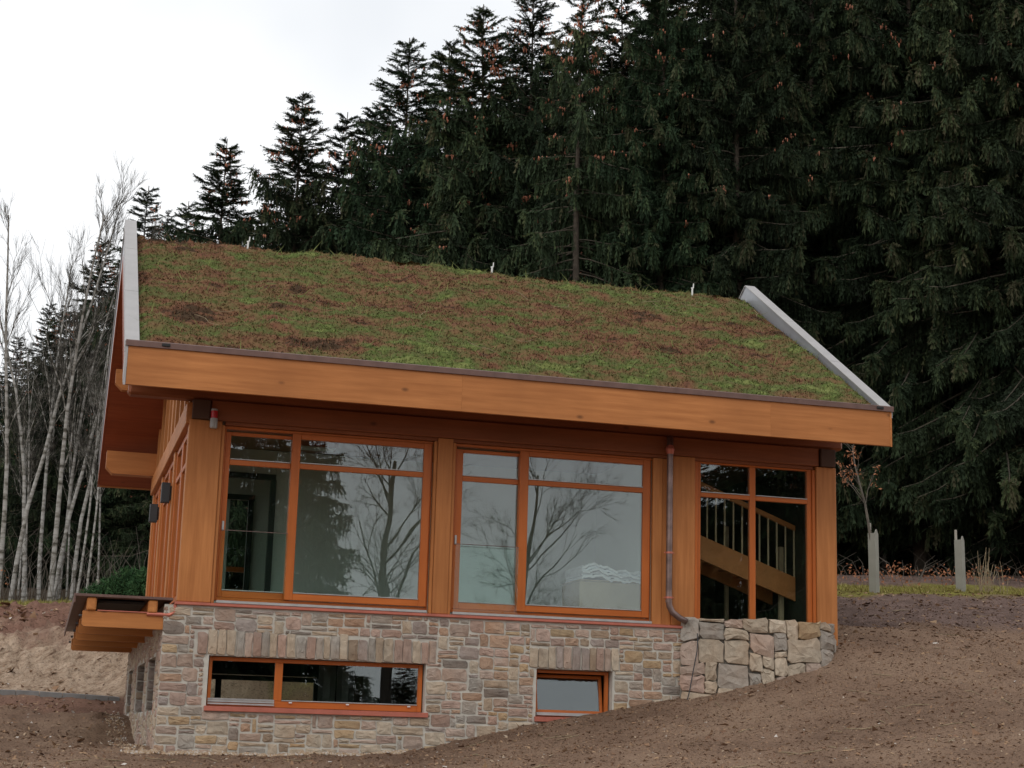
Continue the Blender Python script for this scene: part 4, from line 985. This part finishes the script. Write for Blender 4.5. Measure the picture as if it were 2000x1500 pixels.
# the forest behind the edge trees
rr = np.random.default_rng(21)
skx = [-400, 0, 60, 130, 205, 290, 370, 445, 520, 590, 660, 735, 805, 875, 945, 1040, 1150, 1210, 1300, 1500, 2400]
sky_ = [640, 700, 690, 640, 520, 450, 440, 380, 400, 290, 330, 280, 190, 190, 110, 50, 30, 60, -100, -250, -300]
cntb = 0
for row in range(5):
    px = -260 + rr.uniform(0, 60)
    while px < 2300:
        Y = np.interp(px, [-300, 0, 450, 900, 1300, 2300], [56, 56, 54, 40, 29, 24]) + row * 4.2 + rr.uniform(-1.5, 1.5)
        py = np.interp(px, skx, sky_) + rr.uniform(10, 90) + row * 14
        if True:
            kd = 'inner' if px > 1200 or row > 1 else random.choice(['full2', 'narrow', 'inner'])
            zn = ('behind the birches left of the house', 'behind the free standing spruces above the left roof', 'behind the cone laden middle spruces', 'behind the dense spruces right of the bare trunk', 'behind the big spruces at the right')[int(np.digitize(px, [250, 760, 1170, 1650]))]
            tree_at(kd, px, py, Y, 'dark spruce deep in the forest ' + zn, 1.15, 'deep forest spruces ' + zn); cntb += 1
        px += rr.uniform(75, 120)

for k, (px, Y, h) in enumerate([(1650, 27, 6), (1700, 30, 8), (1745, 29, 5.5), (1800, 27, 6.5), (1850, 30, 7), (1925, 26, 6), (1975, 28, 7), (2040, 26, 6), (60, 44, 6), (120, 46, 5), (175, 43, 7), (220, 45, 6), (270, 42, 7), (10, 47, 6)]):  # small spruces added to block light and darken the gaps between trunks
    b_ = at(px, 1150, Y); x = b_[0]; place_spruce('narrow', x, Y, zval(x, Y) - .1, h, k * 1.3, 'young spruce added to block light between the trunks ' + ('right of the house' if px > 1000 else 'left of the house'), 'added understorey spruces ' + ('right' if px > 1000 else 'left') + ' of the house', 1.7)
def broadleaf(seed, H, r0, levels=4, spread=.55, nkids=4, lean=.05, up=.5, wt=1., trunk_frac=.35, leafs=0, bare=True, mat='birch_bark', top_k=.55, kr=.42, k0=.34):
    r = np.random.default_rng(seed); paths = [[] for _ in range(6)]; tips = []
    def grow(p, d, L, rad, lev):
        n = 9 if lev == 0 else 5; P = [p.copy()]; rads = [rad]; q = p.copy(); dd = d / np.linalg.norm(d)
        for i in range(1, n):
            dd = dd + r.normal(0, .05 if lev == 0 else .13, 3) + np.array([0, 0, up * .12 * (lev > 0)]); dd /= np.linalg.norm(dd)
            q = q + dd * L / (n - 1); P.append(q.copy()); rads.append(rad * (1 - i / (n - 1) * (.8 if lev == 0 else .85)) + .002)
        paths[min(lev, 5)].append((P, rads))
        if lev >= levels: tips.append(P[-1]); return
        k = int(nkids * (3.2 if lev == 0 else 1.25)); 
        for c in range(k):
            f = r.uniform(trunk_frac if lev == 0 else .25, 1) ** .9; i = min(int(f * (n - 1)), n - 2); pp = P[i] + (P[i + 1] - P[i]) * (f * (n - 1) - i)
            ax = P[i + 1] - P[i]; ax /= np.linalg.norm(ax); o_ = np.cross(ax, r.normal(0, 1, 3)); o_ /= np.linalg.norm(o_) + 1e-9
            nd = ax * 1 + o_ * spread * r.uniform(.6, 1.4) ; l = L * (k0 if lev == 0 else .5) * r.uniform(.6, 1.25) * (1.25 - top_k * f if lev == 0 else 1)
            grow(pp, nd, l, rads[i] * (kr if lev == 0 else .5), lev + 1)
    grow(np.array([0, 0, -.3]), np.array([lean, 0, 1.]), H, r0, 0)
    out = {}
    Vt, Ft = tubes_np(paths[0] , 8); nrm = np.clip(.9 - 0 * Vt[:, 2], 0, 1)
    out['trunk'] = mesh('trunk', Vt, Ft, mat, attr=np.full(len(Vt), .66), smooth=True)
    V1, F1 = tubes_np(paths[1], 5); V2, F2 = tubes_np([q for l in paths[2:] for q in l], 3)
    A = np.concatenate([np.full(len(V1), .42), np.full(len(V2), .14)])
    out['branch'] = mesh('branch', np.concatenate([V1, V2]), np.concatenate([F1, F2 + len(V1)]), mat, attr=A)
    out['tips'] = tips; out['H'] = H
    return out
BI = [broadleaf(31, 12, .082, 3, .34, 5.5, .0, .8, top_k=.9, kr=.3, trunk_frac=.32, k0=.24), broadleaf(32, 12, .07, 3, .30, 6, .0, 1., top_k=.9, kr=.3, trunk_frac=.38, k0=.22), broadleaf(33, 12, .088, 3, .38, 5.5, .0, .9, trunk_frac=.25, top_k=.9, kr=.4, k0=.28), broadleaf(34, 9, .042, 3, .42, 5, .0, .8, trunk_frac=.35, top_k=.9, kr=.32, k0=.26)]
birches = [(-6, 30, 1.0, 0, 25, 'white birch at the very left edge'), (18, 62, .0, 1, 27, 'tall straight birch, second from the left edge'), (45, 85, .3, 0, 28, 'forked white birch near the left edge with a thin stem beside it'),
           (52, 20, 2.4, 3, 29, 'thin birch stem crossing in front of the forked white birch'), (75, 100, .6, 1, 30, 'slim birch between the left group and the middle group'), (96, 150, 0, 2, 26, 'stout birch of the middle group, its crown against the white sky'),
           (104, 182, .2, 1, 28, 'leaning birch right of the stout birch'), (112, 165, 1.5, 0, 31, 'dark stemmed birch behind the stout birch'), (138, 160, .1, 1, 27, 'straight white birch in the middle of the gap left of the house'), 
           (146, 205, .5, 3, 26, 'thin young birch leaning towards the roof'), (166, 196, .1, 3, 25, 'slender grey stem with a forked side branch nearest the canopy'), (186, 205, 1, 3, 30, 'very thin grey sapling between the slender stem and the house'), (32, 40, 4, 3, 32, 'thin dark birch deep behind the left group'), (128, 120, 3.3, 3, 33, 'faint thin birch deep behind the middle group')]
for px, pt, rot, k, Y, lab in birches:
    b0_ = at(px, 1183, Y); H_ = [12.0, 13.0, 12.2, 8.4][k] * random.uniform(.9, 1.04); t0 = at(pt, 640, Y)
    x = b0_[0]; z = zval(x, Y); e = empty('birch_tree', (x, Y, z), lab, 'birch tree', 'birches left of the house')
    s_k = H_ / BI[k]['H']; e.scale = (s_k,) * 3
    want = (t0[0] - x) / (t0[2] - z)
    e.rotation_euler = (Matrix.Rotation(math.atan(want) * .6 + random.uniform(-.03, .03), 3, 'Y') @ Matrix.Rotation(rot * 2.1, 3, 'Z')).to_euler()
    for nm in ('trunk', 'branch'):
        o = bpy.data.objects.new(nm, BI[k][nm]); COL.objects.link(o); o.parent = e
        if nm == 'branch': o['kind'] = 'stuff'
# trees across the meadow behind the photographer (seen in the panes)
flat('oak_bark', (.06, .05, .04), .9, 0, .3, 4, .3)
OK_ = [broadleaf(41, 14, .34, 4, .75, 5.5, .03, .25, trunk_frac=.2, mat='oak_bark', kr=.36), broadleaf(42, 12, .2, 4, .6, 5.5, .05, .3, trunk_frac=.2, mat='oak_bark', kr=.36)]
for x, y, k, s_, rot, lab in ((14.0, -53, 0, 1.15, 0, 'big bare oak reflected in the first sliding window'), (18.5, -50, 1, 1.25, 1, 'bare oak reflected in the left part of the second sliding window'), (30, -78, 1, .9, 2, 'small bare tree reflected in the second sliding window'), (37, -86, 0, .75, 3, 'round bare tree reflected at the right of the second sliding window'), (27, -70, 1, .7, 4, 'lowest bare tree reflected in the second sliding window')):
    e = empty('bare_oak_tree', (x, y, zval(x, y)), lab, 'bare tree', 'bare trees across the meadow'); e.scale = (s_,) * 3; e.rotation_euler = (0, 0, rot)
    for nm in ('trunk', 'branch'):
        o = bpy.data.objects.new(nm, OK_[k][nm]); COL.objects.link(o); o.parent = e
        if nm == 'branch': o['kind'] = 'stuff'
for x, y, h, lab in ((4.2, -55, 19, 'spruce reflected at the left of the first sliding window'), (7.2, -56, 23, 'spruce reflected in the first sliding window, left pane'), (10.4, -58, 21, 'spruce reflected in the middle of the first sliding window'), (0, -60, 20, 'spruce reflected in the corner of the first window'), (15.6, -57, 6, 'low spruce reflected at the right end of the long basement window'), (17.5, -60, 5, 'lowest spruce, behind the big bare oak'), (12.6, -60, 7, 'low spruce at the foot of the big bare oak'),
        (23.6, -38, 14, 'spruce reflected in the stair window, left'), (26.3, -39, 20, 'spruce reflected in the stair window, middle'), (29.6, -38, 25, 'spruce reflected in the stair window, right'), (33.5, -40, 25, 'spruce reflected in the stair window, far right'), (-4, -57, 20, 'spruce across the meadow behind the photographer')):
    place_spruce('full2' if h < 23 else 'full', x, y, zval(x, y), h, x, lab, 'spruces across the meadow', 1.1 if h > 10 else 1.7)
# --- beech sapling, tree guards, stake, dry tuft
P0 = at(1707, 1150, 9.6)
def zat(x, y): return zval(x, y)
def guard(px, Y, lab, tilt):
    b = at(px, 1150, Y); x = b[0]; z = zat(x, Y) - .05; t_ = at(px - 2, 1042 if px < 1800 else 1055, Y); hh = t_[2] - z
    e = empty('tree_guard', (x, Y, z), lab, 'tree guard', 'tree guards at the forest edge'); e.rotation_euler = (0, tilt, .6)
    m = MB(); w_ = .082; tk = .008
    for s1 in (-1, 1):
        m.box(x + s1 * w_ - tk, x + s1 * w_ + tk, Y - w_ + tk, Y + w_ - tk, z, z + hh, b=.002); m.box(x - w_ - tk, x + w_ + tk, Y + s1 * w_ - tk, Y + s1 * w_ + tk, z, z + hh, b=.002)
    m.prism([(x - w_ + .01, z + hh), (x + w_ - .01, z + hh), (x + .02, z + hh + .09), (x - .02, z + hh + .09)], 1, Y - w_ - tk, Y - w_ + tk)
    m.build('tube', 'tube_plastic', e)
    MB().tube([(x + .09, Y + .13, z - .2), (x + .10, Y + .13, z + hh + .26)], .032, 8).build('stake', 'stake_wood', e)
    return x, z, hh
gx1, gz1, gh1 = guard(1708, 9.6, 'pale square tree guard holding the beech sapling near the house', -.02)
gx2, gz2, gh2 = guard(1877, 9.9, 'pale square tree guard standing alone at the right with its stake', -.02)
bs = broadleaf(51, 3.9, .05, 2, .7, 3, -.05, .15, mat='grey_twig', trunk_frac=.55, kr=.3)
e = empty('beech_sapling', (gx1, 9.6, gz1), 'young beech sapling with orange leaves growing out of the tree guard', 'sapling')
for nm in ('trunk', 'branch'):
    o = bpy.data.objects.new(nm, bs[nm]); COL.objects.link(o); o.parent = e
    if nm == 'branch': o['kind'] = 'stuff'
def leaves(pts, n, size, spread_, seed):
    r = np.random.default_rng(seed); c = np.array(pts)[r.integers(0, len(pts), n)] + r.normal(0, spread_, (n, 3)); a = r.normal(0, 1, (n, 3)); a /= np.linalg.norm(a, axis=1)[:, None]; b = np.cross(a, r.normal(0, 1, (n, 3))); b /= np.linalg.norm(b, axis=1)[:, None]
    s_ = size * r.uniform(.6, 1.3, (n, 1)); V = np.stack([c - a * s_, c + b * s_ * .5, c + a * s_, c - b * s_ * .5], 1).reshape(-1, 3); return V, np.arange(4 * n).reshape(-1, 4)
hi = [p for p in bs['tips'] if p[2] > 1.4]
V, F_ = leaves(hi, 260, .04, .06, 5); V += np.array([gx1, 9.6, gz1]); o = part('leaf', V, F_, 'beech_leaf', e); tag(o, kind='stuff')
# --- undergrowth and grass
def blades(n, xf_, yf_, h, w_, seed, lean=.5, tint=(.5, .2)):
    r = np.random.default_rng(seed); x = xf_(r, n); y = yf_(r, n); z = ground(x, y, True) - .02; c = np.stack([x, y, z], 1); a = r.uniform(0, 6.28, n); d = np.stack([np.cos(a), np.sin(a), 0 * a], 1); e_ = np.stack([-np.sin(a), np.cos(a), 0 * a], 1)
    l = h * r.uniform(.4, 1.4, n)[:, None]; tip_ = c + [0, 0, 1] * l + d * l * r.uniform(0, lean, (n, 1))
    return np.stack([c - e_ * w_, c + e_ * w_, tip_], 1).reshape(-1, 3), np.arange(3 * n).reshape(-1, 3), np.repeat(r.normal(*tint, n), 3)
V, F_, A = blades(11000, lambda r, n: r.uniform(11, 27, n), lambda r, n: 9.6 + 2.0 * r.random(n) ** 1.5, .09, .012, 61, 1.2, (.68, .16)); o = part('grass', V, F_, 'dry_grass', None, attr=A); tag(o, kind='stuff')
V, F_, A = blades(16000, lambda r, n: r.uniform(-10, 2, n), lambda r, n: r.uniform(21.5, 25, n), .16, .014, 62, 1.0, (.72, .15)); o = part('grass', V, F_, 'dry_grass', None, attr=A); tag(o, kind='stuff')
r = np.random.default_rng(8); pts = []
for k in range(46):
    x = r.uniform(11.5, 25); y = r.uniform(11.2, 15); z = zval(x, y)
    pts += [np.array([x, y, z + .06]) + r.normal(0, .22, 3) * [1.4, 1, .6] + [0, 0, .12] for q in range(26)]
for k in range(14):
    x = r.uniform(-6.5, -3.8); y = r.uniform(23, 26); z = zval(x, y)
    pts += [np.array([x, y, z + .4]) + r.normal(0, .3, 3) * [1.2, 1, 1.4] for q in range(36)]
V, F_ = leaves(pts, 2600, .045, .06, 9); o = part('fallen_beech_leaf', V, F_, 'beech_leaf'); tag(o, kind='stuff')
tp = []
for k in range(170):
    x = r.uniform(11.3, 26); y = r.uniform(11.5, 17); z = zval(x, y) - .05; a = r.uniform(0, 6.28); l = r.uniform(.3, 1.1); c = np.array([x, y, z])
    tp.append(([c, c + [math.cos(a) * .3 * l, math.sin(a) * .3 * l, .55 * l], c + [math.cos(a) * .8 * l, math.sin(a) * .8 * l, .8 * l]], [.008, .006, .003]))
for k in range(260):
    x = r.uniform(-8, 1); y = r.uniform(24, 34); z = zval(x, y) - .05; a = r.uniform(0, 6.28); l = r.uniform(.5, 2.6); c = np.array([x, y, z])
    tp.append(([c, c + [math.cos(a) * .15 * l, math.sin(a) * .15 * l, .55 * l], c + [math.cos(a) * .5 * l, math.sin(a) * .5 * l, .95 * l]], [.012, .008, .004]))
V, F_ = tubes_np(tp, 3); o = part('undergrowth_twig', V, F_, 'grey_twig'); tag(o, kind='stuff')
# dry stalk tuft
b = at(1932, 1150, 10.2); m = MB()
for k in range(26):
    x = b[0] + random.gauss(0, .18); y = 10.2 + random.gauss(0, .15); z = zval(x, y); l = random.uniform(.4, 1.15); dx = random.gauss(0, .12)
    m.tube([(x, y, z - .05), (x + dx * .5, y, z + l * .6), (x + dx * 1.2, y + .02, z + l)], [.008, .007, .004], 4)
o = m.build('dry_stalk', 'dry_stem'); tag(o, 'clump of dry pale stalks right of the lone tree guard', 'dry plant')
# low conifer row behind the canopy
def bush(px, Y, h, wd, seed, lab):
    r = np.random.default_rng(seed); b = at(px, 1160, Y); n = 5200; x0 = b[0]; z0 = zval(x0, Y); a = r.uniform(0, 6.28, n); ph = r.uniform(0, 1, n); rr_ = (1 + .25 * np.sin(a * 5 + seed) + .2 * np.sin(a * 9)) * (r.random(n) ** .35)
    c = np.stack([x0 + wd * rr_ * np.cos(a) * np.sqrt(1 - ph ** 2 * .8), Y + wd * .7 * rr_ * np.sin(a) * np.sqrt(1 - ph ** 2 * .8), z0 + h * ph * (.8 + .2 * np.sin(a * 4))], 1)
    d = r.normal(0, 1, (n, 3)) + [0, 0, .7]; d /= np.linalg.norm(d, axis=1)[:, None]; e_ = np.cross(d, r.normal(0, 1, (n, 3))); e_ /= np.linalg.norm(e_, axis=1)[:, None]
    V = np.stack([c - e_ * .018, c + e_ * .018, c + d * r.uniform(.08, .18, (n, 1))], 1).reshape(-1, 3)
    e = empty('conifer_shrub', (x0, Y, z0), lab, 'shrub', 'low green shrubs behind the canopy')
    o = part('foliage', V, np.arange(3 * n).reshape(-1, 3), 'green_needles', e, attr=np.repeat(r.uniform(0, 1, n), 3)); 
    MB().tube([(x0, Y, z0 - .2), (x0, Y, z0 + h * .8)], [.04, .02], 6).build('stem', 'branch_bark', e)
bush(205, 21.5, .62, .75, 1, 'low green conifer shrub at the left end of the row behind the canopy')
bush(236, 21.2, .72, .8, 2, 'low green conifer shrub in the middle of the row behind the canopy')
bush(268, 20.9, .75, .8, 3, 'low green conifer shrub against the rear corner of the timber wall')
for px, lab in ((189, 'short grey stake at the left end of the shrubs'), (240, 'short grey stake between the shrubs'), (266, 'short grey stake nearest the house behind the shrubs')):
    b = at(px, 1140, 22.4); z = zval(b[0], 22.4); o = MB().tube([(b[0], 22.4, z - .2), (b[0] + .02, 22.4, b[2] + .12)], [.05, .045], 8).build('stake', 'stake_wood'); tag(o, lab, 'stake', 'stakes behind the shrubs')

# --- kerb wall at the foot of the bank, drain strip along the house
ks = np.linspace(-14, -.25, 60); m = MB(); P_ = []
for x in ks: P_.append((x, 10.4 + .06 * (x + 6) + .03 * math.sin(x * 2)))
for i in range(0, len(P_) - 1, 2):
    x0, y0 = P_[i]; x1, y1 = P_[min(i + 2, len(P_) - 1)]; zt = float(gbase(np.array([x0]), np.array([y0]))[0]) + .05; zt1 = float(gbase(np.array([x1]), np.array([y1]))[0]) + .05
    m.add([(x0, y0, zt - .5), (x1 - .01, y1, zt1 - .5), (x1 - .01, y1 + .14, zt1 - .5), (x0, y0 + .14, zt - .5), (x0, y0, zt), (x1 - .01, y1, zt1), (x1 - .01, y1 + .14, zt1 + .01), (x0, y0 + .14, zt + .01)], [(0, 1, 5, 4), (1, 2, 6, 5), (2, 3, 7, 6), (3, 0, 4, 7), (4, 5, 6, 7)])
o = m.build('kerb', 'concrete'); tag(o, 'low grey concrete edging at the foot of the tan rocky bank', 'kerb')
# --- loose stuff: mulch chips, pebbles, rubble
def chips(n, xr, yr, size, seed, dens=None, flatz=.35, mat='chips', name='wood_chip', tint=(.45, .25), lift=.0):
    r = np.random.default_rng(seed); x = r.uniform(*xr, n); y = r.uniform(*yr, n); k = ~((x > -.25) & (x < 10.8) & (y > -.02) & (y < 10.2))
    if dens is not None: k &= r.random(n) < dens(x, y)
    x = x[k]; y = y[k]; n = len(x); c = np.stack([x, y, ground(x, y) + lift], 1)
    a = r.normal(0, 1, (n, 3)) * [1, 1, flatz]; a /= np.linalg.norm(a, axis=1)[:, None]; b = np.cross(a, r.normal(0, 1, (n, 3)) * .35 + [0, 0, 1]); b /= np.linalg.norm(b, axis=1)[:, None]; u = np.cross(a, b)
    s_ = size * r.lognormal(0, .45, (n, 1)); w_ = s_ * r.uniform(.25, .7, (n, 1)); h = s_ * r.uniform(.15, .4, (n, 1))
    V = np.stack([c - a * s_, c + b * w_, c + a * s_, c - b * w_, c + u * h + a * s_ * .2], 1).reshape(-1, 3)
    i = np.arange(n)[:, None, None] * 5; F = (np.array([[0, 1, 4], [1, 2, 4], [2, 3, 4], [3, 0, 4]])[None] + i).reshape(-1, 3)
    o = part(name, V, F, mat, None, attr=np.repeat(r.normal(*tint, n), 5)); return tag(o, kind='stuff')
chips(80000, (-8, 20), (-8, .1), .015, 71, tint=(.5, .24))
chips(14000, (-8, 20), (-8, 3), .026, 72, tint=(.5, .26))
chips(1200, (-8, 20), (-7, 4), .04, 73, tint=(.6, .25), flatz=.2)
chips(9000, (-8, 0), (1, 11), .035, 74, dens=lambda x, y: np.clip(fbm(x, y, 3, .5) * 2 + .5, .1, 1), tint=(.55, .3))
chips(12000, (10.6, 24), (0, 10), .03, 75, tint=(.35, .25))
chips(7000, (-9, .5), (11, 20), .07, 76, tint=(.62, .3), flatz=.5, name='bank_rubble', dens=lambda x, y: np.clip(fbm(x, y, 3, .6) * 2.5 + .5, .05, 1))

# --- drain strip of pale gravel at the foot of the walls
def strip(n, seed):
    r = np.random.default_rng(seed); u = r.random(n); side = r.random(n) < .12
    x = np.where(side, -.30 - r.random(n) * .35, -.6 + 4.2 * u); y = np.where(side, u * 9, -.04 - r.random(n) * .2)
    c = np.stack([x, y, ground(x, y) + .005], 1); a = r.normal(0, 1, (n, 3)); a /= np.linalg.norm(a, axis=1)[:, None]; b = np.cross(a, r.normal(0, 1, (n, 3))); b /= np.linalg.norm(b, axis=1)[:, None]; d = np.cross(a, b)
    s_ = r.uniform(.012, .035, (n, 1)); V = np.stack([c + a * s_, c - a * s_, c + b * s_ * .8, c - b * s_ * .8, c + d * s_ * .6, c - d * s_ * .6], 1).reshape(-1, 3)
    F = (np.array([[0, 2, 4], [2, 1, 4], [1, 3, 4], [3, 0, 4], [2, 0, 5], [1, 2, 5], [3, 1, 5], [0, 3, 5]])[None] + np.arange(n)[:, None, None] * 6).reshape(-1, 3)
    o = part('gravel_strip', V, F, 'chips', None, attr=np.repeat(r.normal(.86, .10, n), 6)); tag(o, kind='stuff')
strip(5200, 81)

chips(2600, (-8, 20), (-7, 3), .034, 77, tint=(.36, .14), flatz=1, name='soil_clod')
r = np.random.default_rng(91); tp = []
for k in range(150):
    x = r.uniform(-6, 19); y = r.uniform(-6, .5 if x < 11 else 7); 
    if -.4 < x < 10.9 and y > -.7: continue
    a = r.uniform(0, 6.28); l = r.uniform(.05, .28); zz = [zval(x + math.cos(a) * l * q, y + math.sin(a) * l * q) + .015 for q in (-1, 0, 1)]
    tp.append(([[x + math.cos(a) * l * q, y + math.sin(a) * l * q + .01 * (q == 0), z] for q, z in zip((-1, 0, 1), zz)], [.006, .007, .004]))
V, F_ = tubes_np(tp, 4); tag(part('fallen_stick', V, F_, 'dry_stem'), kind='stuff')
